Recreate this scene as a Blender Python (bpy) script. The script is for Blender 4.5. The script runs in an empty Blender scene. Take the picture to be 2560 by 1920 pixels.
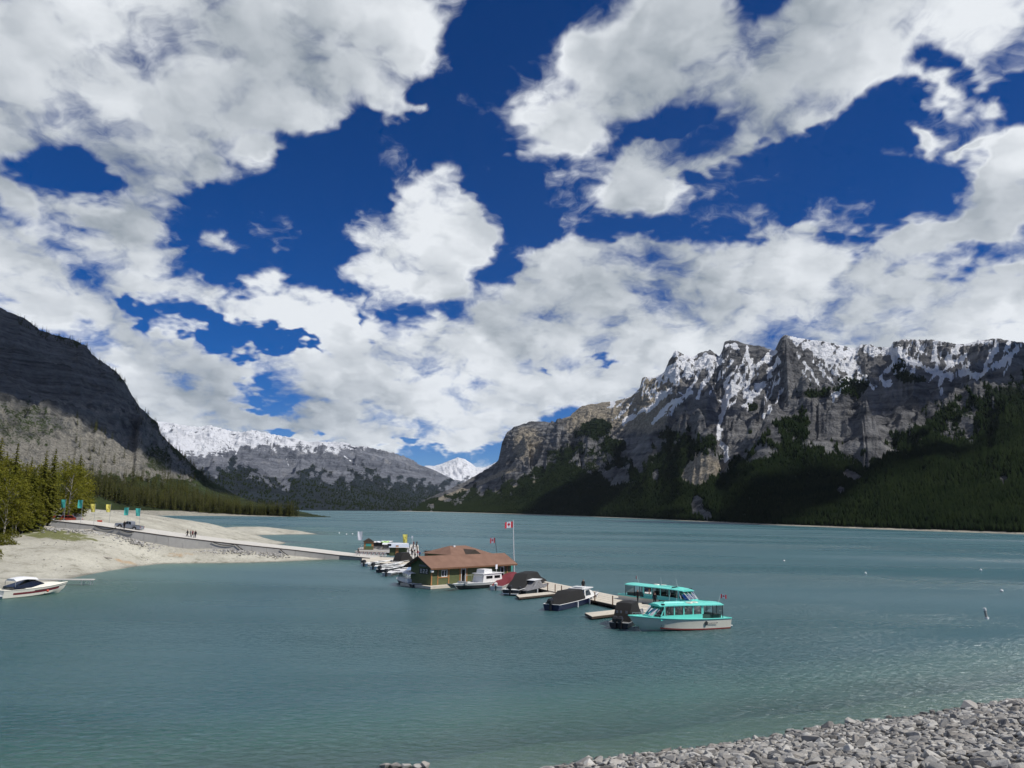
import bpy, bmesh, math, random
import numpy as np
from mathutils import Vector, Matrix, Euler

random.seed(7)
rng = np.random.default_rng(11)
scene = bpy.context.scene
col = scene.collection

# ------------------------------------------------------------------ camera
F = 1934.0            # focal length in photograph pixels (2560 wide)
CAMZ = 12.0
PITCH = math.atan(316 / F)
ROLL = math.atan(0.021)
fwd = np.array([0, math.cos(PITCH), math.sin(PITCH)])
up0 = np.array([0, -math.sin(PITCH), math.cos(PITCH)])
rt0 = np.array([1.0, 0, 0])
RT = rt0 * math.cos(ROLL) + up0 * math.sin(ROLL)
UP = up0 * math.cos(ROLL) - rt0 * math.sin(ROLL)
CAM = np.array([0, 0, CAMZ])

cam_d = bpy.data.cameras.new('camera')
cam_d.sensor_fit = 'HORIZONTAL'
cam_d.sensor_width = 36.0
cam_d.lens = 36.0 * F / 2560
cam_d.clip_start = 0.5
cam_d.clip_end = 60000
cam = bpy.data.objects.new('camera', cam_d)
col.objects.link(cam)
M3 = Matrix((RT, UP, -fwd)).transposed()
cam.matrix_world = Matrix.Translation(CAM) @ M3.to_4x4()
scene.camera = cam


def ray(px, py):
    d = fwd * F + RT * (px - 1280) + UP * (960 - py)
    return d / np.linalg.norm(d)


def at(px, py, z=0.0):
    """photograph pixel -> point on the horizontal plane at height z"""
    d = ray(px, py)
    return CAM + d * ((z - CAMZ) / d[2])


def atd(px, py, dist):
    """photograph pixel -> point at horizontal distance dist"""
    d = ray(px, py)
    return CAM + d * (dist / math.hypot(d[0], d[1]))


def proj(x, y, z):
    vx, vy, vz = x, y, z - CAMZ
    dd = vx * fwd[0] + vy * fwd[1] + vz * fwd[2]
    dd = np.where(np.abs(dd) < 1e-6, 1e-6, dd)
    u = 1280 + F * (vx * RT[0] + vy * RT[1] + vz * RT[2]) / dd
    v = 960 - F * (vx * UP[0] + vy * UP[1] + vz * UP[2]) / dd
    return u, v


# ------------------------------------------------------------------ sun, sky
SUN_EL, SUN_AZ = math.radians(50), math.radians(110)      # azimuth clockwise from the view direction (+Y)
SUN = np.array([math.cos(SUN_EL) * math.sin(SUN_AZ), math.cos(SUN_EL) * math.cos(SUN_AZ), math.sin(SUN_EL)])
sun_d = bpy.data.lights.new('sun', 'SUN')
sun_d.energy = 4.2
sun_d.angle = math.radians(0.55)
sun_d.color = (1.0, 0.955, 0.88)
sun = bpy.data.objects.new('sun', sun_d)
col.objects.link(sun)
sun.rotation_euler = Vector(SUN).to_track_quat('Z', 'Y').to_euler()

scene.render.engine = 'CYCLES'
scene.view_settings.view_transform = 'Standard'
scene.view_settings.look = 'None'
scene.view_settings.exposure = 0.0
scene.view_settings.gamma = 1.0
scene.view_settings.use_curve_mapping = False
cy = scene.cycles
cy.max_bounces = 6
cy.diffuse_bounces = 2
cy.glossy_bounces = 3
cy.transparent_max_bounces = 12
cy.transmission_bounces = 4
cy.volume_bounces = 0
cy.caustics_reflective = False
cy.caustics_refractive = False
cy.use_adaptive_sampling = True
cy.adaptive_threshold = 0.016
cy.adaptive_min_samples = 32
cy.use_denoising = True
try:
    cy.denoiser = 'OPENIMAGEDENOISE'
    cy.denoising_input_passes = 'RGB_ALBEDO_NORMAL'
    cy.denoising_prefilter = 'ACCURATE'
except Exception:
    pass


class NT:
    """small helper for building node trees"""

    def __init__(s, tree):
        s.t = tree
        s.n = tree.nodes
        s.l = tree.links

    def new(s, typ, **kw):
        n = s.n.new(typ)
        for k, v in kw.items():
            setattr(n, k, v)
        return n

    def put(s, sock, v):
        if v is None:
            return
        if isinstance(v, bpy.types.NodeSocket):
            s.l.new(v, sock)
        else:
            sock.default_value = v

    def math(s, op, a, b=None, c=None, clamp=False):
        n = s.new('ShaderNodeMath', operation=op, use_clamp=clamp)
        s.put(n.inputs[0], a)
        s.put(n.inputs[1], b)
        s.put(n.inputs[2], c)
        return n.outputs[0]

    def vmath(s, op, a, b=None, scale=None):
        n = s.new('ShaderNodeVectorMath', operation=op)
        s.put(n.inputs[0], a)
        s.put(n.inputs[1], b)
        if scale is not None:
            s.put(n.inputs['Scale'], scale)
        return n.outputs['Value'] if op in ('LENGTH', 'DOT_PRODUCT', 'DISTANCE') else n.outputs[0]

    def range(s, v, a, b, c=0.0, d=1.0, smooth=False):
        n = s.new('ShaderNodeMapRange')
        n.interpolation_type = 'SMOOTHSTEP' if smooth else 'LINEAR'
        n.clamp = True
        s.put(n.inputs[0], v)
        for i, q in enumerate((a, b, c, d)):
            s.put(n.inputs[1 + i], q)
        return n.outputs[0]

    def mix(s, f, a, b, blend='MIX'):
        n = s.new('ShaderNodeMix', data_type='RGBA', blend_type=blend)
        s.put(n.inputs[0], f)
        s.put(n.inputs[6], (*a, 1) if isinstance(a, tuple) and len(a) == 3 else a)
        s.put(n.inputs[7], (*b, 1) if isinstance(b, tuple) and len(b) == 3 else b)
        return n.outputs[2]

    def mixf(s, f, a, b):
        n = s.new('ShaderNodeMix', data_type='FLOAT')
        s.put(n.inputs[0], f)
        s.put(n.inputs[2], a)
        s.put(n.inputs[3], b)
        return n.outputs[0]

    def noise(s, vec, scale, detail=4.0, rough=0.55, dist=0.0, dim='3D', out=0, typ=None, lac=2.0):
        n = s.new('ShaderNodeTexNoise', noise_dimensions=dim)
        if typ:
            n.noise_type = typ
        s.put(n.inputs['Vector'], vec)
        s.put(n.inputs['Scale'], scale)
        s.put(n.inputs['Detail'], detail)
        s.put(n.inputs['Roughness'], rough)
        s.put(n.inputs['Lacunarity'], lac)
        s.put(n.inputs['Distortion'], dist)
        return n.outputs[out]

    def mapping(s, vec, loc=(0, 0, 0), rot=(0, 0, 0), scale=(1, 1, 1), typ='POINT'):
        n = s.new('ShaderNodeMapping', vector_type=typ)
        s.put(n.inputs[0], vec)
        n.inputs[1].default_value = loc
        n.inputs[2].default_value = rot
        n.inputs[3].default_value = scale
        return n.outputs[0]

    def attr(s, name, out='Fac'):
        n = s.new('ShaderNodeAttribute', attribute_name=name)
        return n.outputs[out]


world = bpy.data.worlds.new('World')
scene.world = world
world.use_nodes = True
wt = NT(world.node_tree)
wt.n.clear()
sky = wt.new('ShaderNodeTexSky', sky_type='NISHITA')
sky.sun_disc = False
sky.sun_elevation = SUN_EL
sky.sun_rotation = SUN_AZ
sky.altitude = 2500
sky.air_density = 0.8
sky.dust_density = 0.15
sky.ozone_density = 5.0
dirv = wt.vmath('NORMALIZE', wt.new('ShaderNodeTexCoord').outputs['Generated'])
sx = wt.new('ShaderNodeSeparateXYZ')
wt.put(sx.inputs[0], dirv)
DX, DY, DZ = sx.outputs
az = wt.math('ARCTAN2', DX, DY)
el = wt.math('ARCSINE', DZ)
cxyz = wt.new('ShaderNodeCombineXYZ')
wt.put(cxyz.inputs[0], az)
wt.put(cxyz.inputs[1], el)
sph = cxyz.outputs[0]
# cloud-deck coordinates: the direction cut with a flat deck overhead
dk = wt.math('ADD', wt.math('MAXIMUM', DZ, 0.0), 0.40)
dxyz = wt.new('ShaderNodeCombineXYZ')
wt.put(dxyz.inputs[0], wt.math('DIVIDE', DX, dk))
wt.put(dxyz.inputs[1], wt.math('DIVIDE', DY, dk))
deck = dxyz.outputs[0]
warp = wt.noise(deck, 4.6, 4.0, 0.6, out=1, dim='2D')
warpv = wt.vmath('SCALE', wt.vmath('SUBTRACT', warp, (0.5, 0.5, 0.5)), scale=0.15)
sphw = wt.vmath('ADD', sph, warpv)

# cumulus masses: centre x, y, radius x, y (photograph, 2212 px wide), tilt, weight
CLOUDS = [
    (240, 90, 400, 190, 0, 1.2), (600, 80, 330, 170, 8, 1.2), (860, 60, 135, 105, 0, 1.0), (330, 270, 240, 150, -28, 1.2),
    (350, 400, 130, 75, 0, 1.0), (60, 200, 220, 130, 0, 1.2), (905, 225, 150, 45, 0, .62), (570, 350, 55, 45, 0, .75),
    (600, 240, 170, 70, 10, .8), (-10, 420, 65, 70, 0, 1), (240, 500, 180, 85, 0, .72), (820, 190, 60, 75, 0, .8),
    (110, 625, 290, 95, -14, 1.25), (560, 650, 260, 70, -12, 1.2), (330, 580, 130, 50, 0, .7),
    (390, 790, 240, 80, -8, 1.15), (620, 790, 130, 40, 0, .7), (470, 880, 210, 55, 0, 1.0), (730, 690, 90, 50, 0, .7),
    (960, 790, 400, 115, 2, 1.3), (1200, 700, 230, 130, 20, 1.2), (1310, 600, 170, 85, 15, 1.1), (1560, 650, 360, 130, 0, 1.35),
    (1960, 690, 360, 120, 3, 1.3), (1700, 575, 200, 65, 0, .9), (2200, 690, 160, 110, 0, 1.1), (880, 890, 290, 50, 0, 1.1),
    (1340, 835, 160, 65, 10, 1.1), (720, 945, 280, 34, 0, 1.1), (1030, 955, 90, 42, 0, 1.1), (1850, 790, 500, 70, 0, 1.2), (560, 930, 200, 40, 0, .8), (1500, 760, 200, 60, 0, 1.0), (300, 930, 150, 60, 0, .9), (900, 930, 200, 30, 0, .7),
    (1370, 160, 190, 130, 25, 1.2), (1470, 50, 120, 90, 30, 1.1), (1180, 285, 90, 65, 0, .95), (1690, 140, 220, 150, 20, 1.2),
    (1660, 270, 280, 62, 24, 1.25), (1350, 375, 75, 60, 0, 1.0), (1500, 335, 220, 52, 24, 1.1), (1430, 420, 50, 50, 40, .7),
    (1860, 60, 240, 100, 10, 1.1), (2110, 30, 210, 90, 10, 1.1), (2190, 105, 130, 70, 15, .95), (2040, 185, 150, 32, -10, .62),
    (2035, 275, 55, 25, -20, .6), (1800, 200, 160, 70, 20, .9), (1260, 110, 60, 60, 0, .6), (2190, 225, 40, 50, 0, .7),
    (870, 530, 160, 105, 15, 1.3), (985, 440, 85, 100, -30, .95), (930, 600, 110, 60, 0, 1.1), (1010, 510, 60, 65, 0, .7),
    (2080, 450, 230, 62, 25, 1.1), (1930, 505, 110, 60, 20, .85), (2200, 400, 90, 110, 0, 1.0), (2120, 320, 50, 14, 10, .5),
    (1345, 752, 120, 34, 4, -.75), (560, 862, 80, 38, -10, -.85), (500, 715, 190, 34, -14, -.75), (200, 400, 170, 50, -10, -.6), (690, 440, 120, 90, 0, -.5), (300, 650, 55, 36, -30, -.75),
    (1170, 822, 40, 24, 0, -.5), (1960, 660, 60, 16, -20, -.45), (1530, 716, 50, 10, 0, -.5), (790, 700, 24, 60, 0, -.5), (640, 745, 70, 14, -12, -.5),
]


def azel(px, py):
    d = ray(px, py)
    return np.array([math.atan2(d[0], d[1]), math.asin(d[2])])


K = 2560 / 2212
rotated = {}


def rot_coords(q):
    """sky coordinates turned by q steps of ten degrees"""
    if q not in rotated:
        rotated[q] = wt.mapping(sphw, rot=(0, 0, -math.radians(10 * q))) if q else sphw
    return rotated[q]


D = None
for (x, y, rx, ry, rot, w) in CLOUDS:
    x, y, rx, ry = x * K, y * K, rx * K, ry * K
    c = azel(x, y)
    ca, sa = math.cos(math.radians(rot)), math.sin(math.radians(rot))
    e1 = azel(x + ca * 10, y - sa * 10) - c
    e2 = azel(x + sa * 10, y + ca * 10) - c
    l1, l2 = np.linalg.norm(e1) * rx / 10 * 1.55, np.linalg.norm(e2) * ry / 10 * 1.55
    q = round(math.degrees(math.atan2(e1[1], e1[0])) / 10)
    th = -math.radians(10 * q)
    cr = (c[0] * math.cos(th) - c[1] * math.sin(th), c[0] * math.sin(th) + c[1] * math.cos(th))
    n = wt.new('ShaderNodeVectorMath', operation='MULTIPLY_ADD')
    wt.put(n.inputs[0], rot_coords(q))
    n.inputs[1].default_value = (1 / l1, 1 / l2, 0)
    n.inputs[2].default_value = (-cr[0] / l1, -cr[1] / l2, 0)
    g = wt.new('ShaderNodeTexGradient', gradient_type='QUADRATIC_SPHERE')
    wt.put(g.inputs[0], n.outputs[0])
    D = wt.math('MULTIPLY_ADD', g.outputs[1], w * 2.3, D if D is not None else 0.0)
# the same broken cumulus goes on all round the sky
away = wt.math('MAXIMUM', wt.range(wt.math('ABSOLUTE', az), 0.60, 0.85, smooth=True), wt.range(el, 0.66, 0.85, smooth=True))
gen = wt.range(wt.noise(deck, 1.1, 2.0, 0.5, dim='2D'), 0.42, 0.62, 0.0, 0.9)
D = wt.math('ADD', D, wt.math('MULTIPLY', gen, away))
D = wt.math('MINIMUM', D, 1.2)
deckw = wt.vmath('ADD', deck, wt.vmath('SCALE', wt.vmath('SUBTRACT', warp, (0.5, 0.5, 0.5)), scale=0.14))


def puffs(vec, scale, detail):
    """billows: the rounded heaps of a cumulus"""
    n = wt.new('ShaderNodeTexVoronoi', voronoi_dimensions='2D', feature='F1', normalize=True)
    wt.put(n.inputs['Vector'], vec)
    n.inputs['Scale'].default_value = scale
    n.inputs['Detail'].default_value = detail
    n.inputs['Roughness'].default_value = 0.55
    return n.outputs['Distance']


n1 = wt.noise(deckw, 6.5, 6.5, 0.60, dim='2D')
n2 = wt.noise(deckw, 2.4, 3.0, 0.5, dim='2D')
fine = wt.vmath('ADD', deck, wt.vmath('SCALE', wt.vmath('SUBTRACT', wt.noise(deck, 14.0, 3.0, 0.6, out=1, dim='2D'), (0.5, 0.5, 0.5)), scale=0.10))
pf = puffs(fine, 7.0, 1.5)
pfs = puffs(wt.vmath('ADD', fine, (0.030, -0.010, 0)), 7.0, 1.0)
edge = wt.math('MULTIPLY', wt.math('SUBTRACT', n1, 0.5), 3.0)
edge = wt.math('MULTIPLY_ADD', wt.math('SUBTRACT', 0.34, pf), 1.3, edge)
cov = wt.math('ADD', D, wt.math('ADD', edge, -0.41))
alpha = wt.range(cov, -0.12, 0.84, smooth=True)
# thick parts of a cumulus seen from below are grey, thin rims and sunward heaps are white
thick = wt.range(wt.math('MULTIPLY_ADD', edge, -0.75, cov), 0.20, 0.75, smooth=True)
relief = wt.math('SUBTRACT', pfs, pf)
bright = wt.math('MULTIPLY_ADD', relief, 0.8, 1.0)
bright = wt.math('MULTIPLY_ADD', wt.math('SUBTRACT', n2, 0.5), 1.5, bright)
bright = wt.math('MULTIPLY_ADD', wt.math('SUBTRACT', n1, 0.5), 0.3, bright)
bright = wt.math('SUBTRACT', bright, wt.math('MULTIPLY', thick, 0.20))
bright = wt.math('MAXIMUM', wt.math('MINIMUM', bright, 1.10), 0.34)
SKY_STR = 0.12
cl_hi = wt.mix(wt.range(bright, 0.40, 1.05), (0.33 / SKY_STR, 0.375 / SKY_STR, 0.42 / SKY_STR), (0.85 / SKY_STR, 0.885 / SKY_STR, 0.92 / SKY_STR))
hs = wt.new('ShaderNodeHueSaturation')
hs.inputs['Hue'].default_value = 0.513
hs.inputs['Saturation'].default_value = 1.38
hs.inputs['Value'].default_value = 0.70
wt.put(hs.inputs['Color'], sky.outputs[0])
skyc = wt.mix(wt.math('MULTIPLY', alpha, 0.97), hs.outputs[0], cl_hi)
bg = wt.new('ShaderNodeBackground')
wt.put(bg.inputs[0], skyc)
bg.inputs[1].default_value = SKY_STR
wo = wt.new('ShaderNodeOutputWorld')
wt.l.new(bg.outputs[0], wo.inputs[0])
world.cycles.sampling_method = 'MANUAL'
world.cycles.sample_map_resolution = 512

# ------------------------------------------------------------------ helpers: noise, meshes, materials
_perm = np.random.default_rng(5).permutation(4096)


def _h(ix, iy, seed):
    return _perm[(ix + _perm[(iy + seed * 57) & 4095]) & 4095]


def perlin(x, y, seed=0):
    xi, yi = np.floor(x).astype(np.int64), np.floor(y).astype(np.int64)
    xf, yf = x - xi, y - yi
    u, v = xf * xf * xf * (xf * (xf * 6 - 15) + 10), yf * yf * yf * (yf * (yf * 6 - 15) + 10)

    def g(ix, iy, dx, dy):
        a = _h(ix, iy, seed) * (2 * math.pi / 4096) * 7.0
        return np.cos(a) * dx + np.sin(a) * dy
    n00, n10 = g(xi, yi, xf, yf), g(xi + 1, yi, xf - 1, yf)
    n01, n11 = g(xi, yi + 1, xf, yf - 1), g(xi + 1, yi + 1, xf - 1, yf - 1)
    return ((n00 * (1 - u) + n10 * u) * (1 - v) + (n01 * (1 - u) + n11 * u) * v) * 1.5


def fbm(x, y, octs=5, seed=0, gain=0.5):
    s, a, f = 0.0, 1.0, 1.0
    for i in range(octs):
        s = s + a * perlin(x * f, y * f, seed + i * 3)
        a *= gain
        f *= 2.03
    return s


def ridged(x, y, octs=5, seed=0, gain=0.5):
    s, a, f, w = 0.0, 1.0, 1.0, 1.0
    for i in range(octs):
        n = 1 - np.abs(perlin(x * f, y * f, seed + i * 3))
        n = n * n * w
        w = np.clip(n * 1.6, 0, 1)
        s = s + a * n
        a *= gain
        f *= 2.07
    return s


def sstep(a, b, v):
    t = np.clip((v - a) / (b - a), 0, 1)
    return t * t * (3 - 2 * t)


def tag(o, label=None, cat=None, group=None, kind=None):
    if label:
        o['label'] = label
    if cat:
        o['category'] = cat
    if group:
        o['group'] = group
    if kind:
        o['kind'] = kind
    return o


def mesh_np(name, verts, faces, mat, smooth=False, attrs=None, parent=None):
    """verts (n,3) array, faces (m,3|4) array -> linked mesh object"""
    verts = np.asarray(verts, np.float32)
    faces = np.asarray(faces, np.int32)
    me = bpy.data.meshes.new(name)
    me.vertices.add(len(verts))
    me.vertices.foreach_set('co', verts.ravel())
    k = faces.shape[1]
    me.loops.add(faces.size)
    me.polygons.add(len(faces))
    me.loops.foreach_set('vertex_index', faces.ravel())
    me.polygons.foreach_set('loop_start', np.arange(0, faces.size, k, dtype=np.int32))
    me.polygons.foreach_set('loop_total', np.full(len(faces), k, np.int32))
    if smooth:
        me.polygons.foreach_set('use_smooth', np.ones(len(faces), bool))
    for an, av in (attrs or {}).items():
        a = me.attributes.new(an, 'FLOAT', 'POINT')
        a.data.foreach_set('value', np.asarray(av, np.float32).ravel())
    me.materials.append(mat)
    me.update(calc_edges=True)
    o = bpy.data.objects.new(name, me)
    col.objects.link(o)
    if parent:
        o.parent = parent
    return o


def grid_faces(nu, nv):
    i = np.arange(nu - 1)[:, None] * nv + np.arange(nv - 1)[None, :]
    return np.stack([i, i + nv, i + nv + 1, i + 1], -1).reshape(-1, 4)


MATS = {}


def material(name):
    m = bpy.data.materials.new(name)
    m.use_nodes = True
    t = NT(m.node_tree)
    t.n.clear()
    out = t.new('ShaderNodeOutputMaterial')
    MATS[name] = m
    return m, t, out


def principled(t, out, color, rough=0.7, metal=0.0, spec=0.5, normal=None, **kw):
    p = t.new('ShaderNodeBsdfPrincipled')
    t.put(p.inputs['Base Color'], (*color, 1) if isinstance(color, tuple) and len(color) == 3 else color)
    t.put(p.inputs['Roughness'], rough)
    t.put(p.inputs['Metallic'], metal)
    t.put(p.inputs['Specular IOR Level'], spec)
    if normal is not None:
        t.put(p.inputs['Normal'], normal)
    for k, v in kw.items():
        t.put(p.inputs[k], v)
    t.l.new(p.outputs[0], out.inputs[0])
    return p


def bump(t, h, strength=0.5, dist=0.1):
    b = t.new('ShaderNodeBump')
    b.inputs['Strength'].default_value = strength
    b.inputs['Distance'].default_value = dist
    t.put(b.inputs['Height'], h)
    return b.outputs[0]


def paint(name, c, rough=0.5, metal=0.0, wear=0.12, scale=3.0, spec=0.5, bstr=0.0):
    """painted / plain surface with slight mottling and dirt"""
    m, t, out = material(name)
    co = t.new('ShaderNodeTexCoord').outputs['Object']
    n = t.noise(co, scale, 5.0, 0.6)
    n2 = t.noise(co, scale * 7, 3.0, 0.6)
    v = t.math('MULTIPLY_ADD', t.math('ADD', n, t.math('MULTIPLY', n2, 0.5)), 2 * wear, 1 - 1.5 * wear)
    cc = t.vmath('SCALE', c, scale=v)
    principled(t, out, cc, t.math('MULTIPLY_ADD', n2, 0.25, rough - 0.1), metal, spec, bump(t, n2, bstr, 0.02) if bstr else None)
    return m


# ------------------------------------------------------------------ mountains
def pxaz(px):
    d = ray(px, 1280)
    return math.atan2(d[0], d[1])


def interp_px(table, az_arr):
    """table of (px, value) -> values over azimuths"""
    a = np.array([pxaz(p[0]) for p in table])
    v = np.array([p[1] for p in table], float)
    return np.interp(az_arr, a, v)


def crest_tan(table, az_arr):
    """table of (px, py): tangent of elevation above the water plane seen from the camera, over azimuths"""
    a, e = [], []
    for p in table:
        d = ray(p[0], p[1])
        a.append(math.atan2(d[0], d[1]))
        e.append(d[2] / math.hypot(d[0], d[1]))
    o = np.argsort(a)
    return np.interp(az_arr, np.array(a)[o], np.array(e)[o], left=-9, right=-9)


def stroke_mask(u, v, strokes, wvar=None):
    """snow-filled couloirs and other streaks: polylines with a half width"""
    m = np.zeros_like(u)
    for pts, w in strokes:
        for (x0, y0), (x1, y1) in zip(pts[:-1], pts[1:]):
            dx, dy = x1 - x0, y1 - y0
            t = np.clip(((u - x0) * dx + (v - y0) * dy) / (dx * dx + dy * dy + 1e-9), 0, 1)
            d = np.hypot(u - x0 - t * dx, v - y0 - t * dy)
            m = np.maximum(m, np.clip(1.5 - d / (w if wvar is None else w * wvar), 0, 1))
    return m


def massif(name, px0, px1, nu, nt, shore, ridge, skyline, profile, crests, seed, amp, wl, rib, rough_amp, back=500., tpow=1.0, slant=0., fore=34., fsl=.055):
    a0, a1 = pxaz(px0), pxaz(px1)
    A = np.linspace(a0, a1, nu)
    S = interp_px(shore, A)
    R = interp_px(ridge, A)
    te = crest_tan(skyline, A)
    te = np.where(te < -5, 0.0, te)
    Z = te * R + CAMZ
    kf = R / (R + back)
    T = np.concatenate([np.linspace(0, 1, nt) ** tpow, 1 + np.linspace(0.02, 1, 24)])
    n_all = len(T)
    tt = T[None, :] * np.ones((nu, 1))
    r = np.where(tt <= 1, S[:, None] + (R - S)[:, None] * tt, R[:, None] + back * (tt - 1))
    prof = profile(np.clip(tt, 0, 1))
    Zc = Z[:, None]
    h = np.where(tt <= 1, Zc * prof, Zc - (tt - 1) * back * 0.75)
    x, y = r * np.sin(A)[:, None], r * np.cos(A)[:, None]
    # spurs standing in front of the main face
    for (pts, off, gf, gb) in crests:
        te_i = crest_tan(pts, A)
        ok = te_i > -5
        # distance of the main face at that elevation
        tanm = (h[:, :nt] - CAMZ) / r[:, :nt]
        R_i = np.full(nu, 1e5)
        for k in np.nonzero(ok)[0]:
            j = np.argmax(tanm[k] > te_i[k])
            R_i[k] = r[k, j] if tanm[k].max() > te_i[k] else R[k]
        if ok.any():
            ii = np.nonzero(ok)[0]
            w = max(3, len(ii) // 10)
            sm = np.convolve(np.pad(R_i[ii], w, mode='edge'), np.ones(2 * w + 1) / (2 * w + 1), mode='valid')
            R_i[ii] = np.maximum(sm - off * np.clip(te_i[ii] * sm / 220, 0, 1), S[ii] + .55 * (sm - S[ii]))
        Z_i = np.where(ok, te_i * R_i + CAMZ, -1e5)
        d = R_i[:, None] - r
        up = np.clip((r - S[:, None]) / np.maximum(R_i - S, 1.0)[:, None], 0, 1) ** (1.0 + .3 * gf)
        hi = np.where(d > 0, Z_i[:, None] * up, Z_i[:, None] + d * gb)
        hi = np.where(ok[:, None], hi, -1e5)
        a_lo, a_hi = A[ok].min(), A[ok].max()
        fr_ = (A - a_lo) / (a_hi - a_lo)
        wt_ = sstep(0, .28, fr_) * sstep(1, .72, fr_)
        h = h + np.maximum(hi - h, 0) * wt_[:, None]
    # relief, in proportion to the height it stands on
    env = np.clip(tt / 0.12, 0, 1) * np.where(tt <= 1, np.clip((1.02 - tt) / 0.14, 0.07, 1), 0.2) * np.clip(h / (3.6 * amp), 0.03, 1)
    wx, wy = fbm(x / wl / 1.5, y / wl / 1.5, 3, seed + 40) * wl * .35, fbm(x / wl / 1.5, y / wl / 1.5, 3, seed + 50) * wl * .35
    h = h + env * amp * (ridged((x + wx) / wl, (y + wy) / wl, 6, seed) - 0.9)
    U = (A[:, None] - a0) / (a1 - a0) * (px1 - px0)
    ribn = ridged((U - slant * tt) / rib[0] + fbm(U / 90, tt * 3, 3, seed + 9) * .9, tt * 1.6, 4, seed + 20)
    h = h + env * rib[1] * (ribn - 0.8)
    h = h + env * rough_amp * fbm(x / (wl * .09), y / (wl * .09), 4, seed + 70, 0.6)
    # ledges: level strata that make small cliffs on the upper face
    ph = (h + .30 * x) / (amp * 0.40) + fbm(x / wl, y / wl, 3, seed + 90) * 0.9
    h = h + env * np.clip((tt - .35) * 3, 0, 1) * amp * 0.07 * np.sin(ph * 2 * math.pi)
    # nothing rises above the observed skyline
    jag = fbm(U / 9, tt * 0 + seed, 4, seed + 31, .6) * .0011 + fbm(x / 60, y / 60, 3, seed + 33) * .0007
    h = np.minimum(h, (te[:, None] + jag) * r + CAMZ)
    # low pale foreshore
    q = r - S[:, None]
    h = np.where(q < fore, np.minimum(h, q * fsl - .05 + .25 * fbm(x / 14, y / 14, 3, seed + 5) * np.clip(q / 20, 0, 1)), np.minimum(h, np.maximum(fore * fsl + (q - fore) * .45, 0)))
    h[:, 0] = -6
    pu, pv = proj(x, y, h)
    return dict(A=A, x=x, y=y, h=h, u=pu, v=pv, t=tt, nu=nu, nv=n_all, S=S, R=R, Z=Z)


def slope_of(m):
    P = np.stack([m['x'], m['y'], m['h']], -1)
    du = np.gradient(P, axis=0)
    dv = np.gradient(P, axis=1)
    n = np.cross(du, dv)
    n /= np.linalg.norm(n, axis=-1, keepdims=True) + 1e-9
    n *= np.sign(n[..., 2:3])
    return n


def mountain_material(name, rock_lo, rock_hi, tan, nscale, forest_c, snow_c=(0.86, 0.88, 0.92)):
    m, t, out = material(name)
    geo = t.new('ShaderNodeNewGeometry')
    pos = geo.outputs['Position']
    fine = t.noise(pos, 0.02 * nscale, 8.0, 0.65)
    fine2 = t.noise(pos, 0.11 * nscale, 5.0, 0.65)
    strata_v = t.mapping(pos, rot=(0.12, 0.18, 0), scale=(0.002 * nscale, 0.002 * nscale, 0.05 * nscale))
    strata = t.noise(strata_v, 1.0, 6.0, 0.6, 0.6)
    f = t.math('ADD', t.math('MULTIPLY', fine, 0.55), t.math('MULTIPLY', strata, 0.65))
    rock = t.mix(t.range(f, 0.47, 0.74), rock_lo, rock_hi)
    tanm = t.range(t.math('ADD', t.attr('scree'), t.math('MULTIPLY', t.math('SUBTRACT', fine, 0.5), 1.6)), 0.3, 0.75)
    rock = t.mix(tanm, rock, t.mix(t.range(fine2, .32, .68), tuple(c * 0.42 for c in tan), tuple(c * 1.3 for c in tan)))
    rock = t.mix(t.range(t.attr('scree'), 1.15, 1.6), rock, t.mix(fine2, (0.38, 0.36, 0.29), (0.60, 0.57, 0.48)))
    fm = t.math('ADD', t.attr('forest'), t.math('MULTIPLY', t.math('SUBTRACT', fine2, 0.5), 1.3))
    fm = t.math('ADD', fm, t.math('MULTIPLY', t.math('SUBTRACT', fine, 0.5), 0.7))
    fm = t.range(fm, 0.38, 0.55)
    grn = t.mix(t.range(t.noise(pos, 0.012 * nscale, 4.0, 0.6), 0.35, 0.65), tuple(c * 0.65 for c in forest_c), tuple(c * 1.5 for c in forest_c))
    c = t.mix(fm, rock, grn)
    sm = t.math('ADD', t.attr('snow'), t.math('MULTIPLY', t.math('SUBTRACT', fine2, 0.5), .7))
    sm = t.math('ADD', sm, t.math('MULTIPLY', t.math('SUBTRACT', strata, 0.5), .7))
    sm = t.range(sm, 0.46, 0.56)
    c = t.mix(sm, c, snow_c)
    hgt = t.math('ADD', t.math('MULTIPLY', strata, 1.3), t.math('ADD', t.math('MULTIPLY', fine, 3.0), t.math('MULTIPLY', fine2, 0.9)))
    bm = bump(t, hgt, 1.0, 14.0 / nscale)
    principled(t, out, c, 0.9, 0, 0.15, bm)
    return m


def build_massif(m, name, mat, snow, forest, scree):
    V = np.stack([m['x'], m['y'], m['h']], -1).reshape(-1, 3)
    o = mesh_np(name, V, grid_faces(m['nu'], m['nv']), mat, True,
                {'snow': snow.ravel(), 'forest': forest.ravel(), 'scree': scree.ravel()})
    tag(o, kind='structure')
    return o


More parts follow.
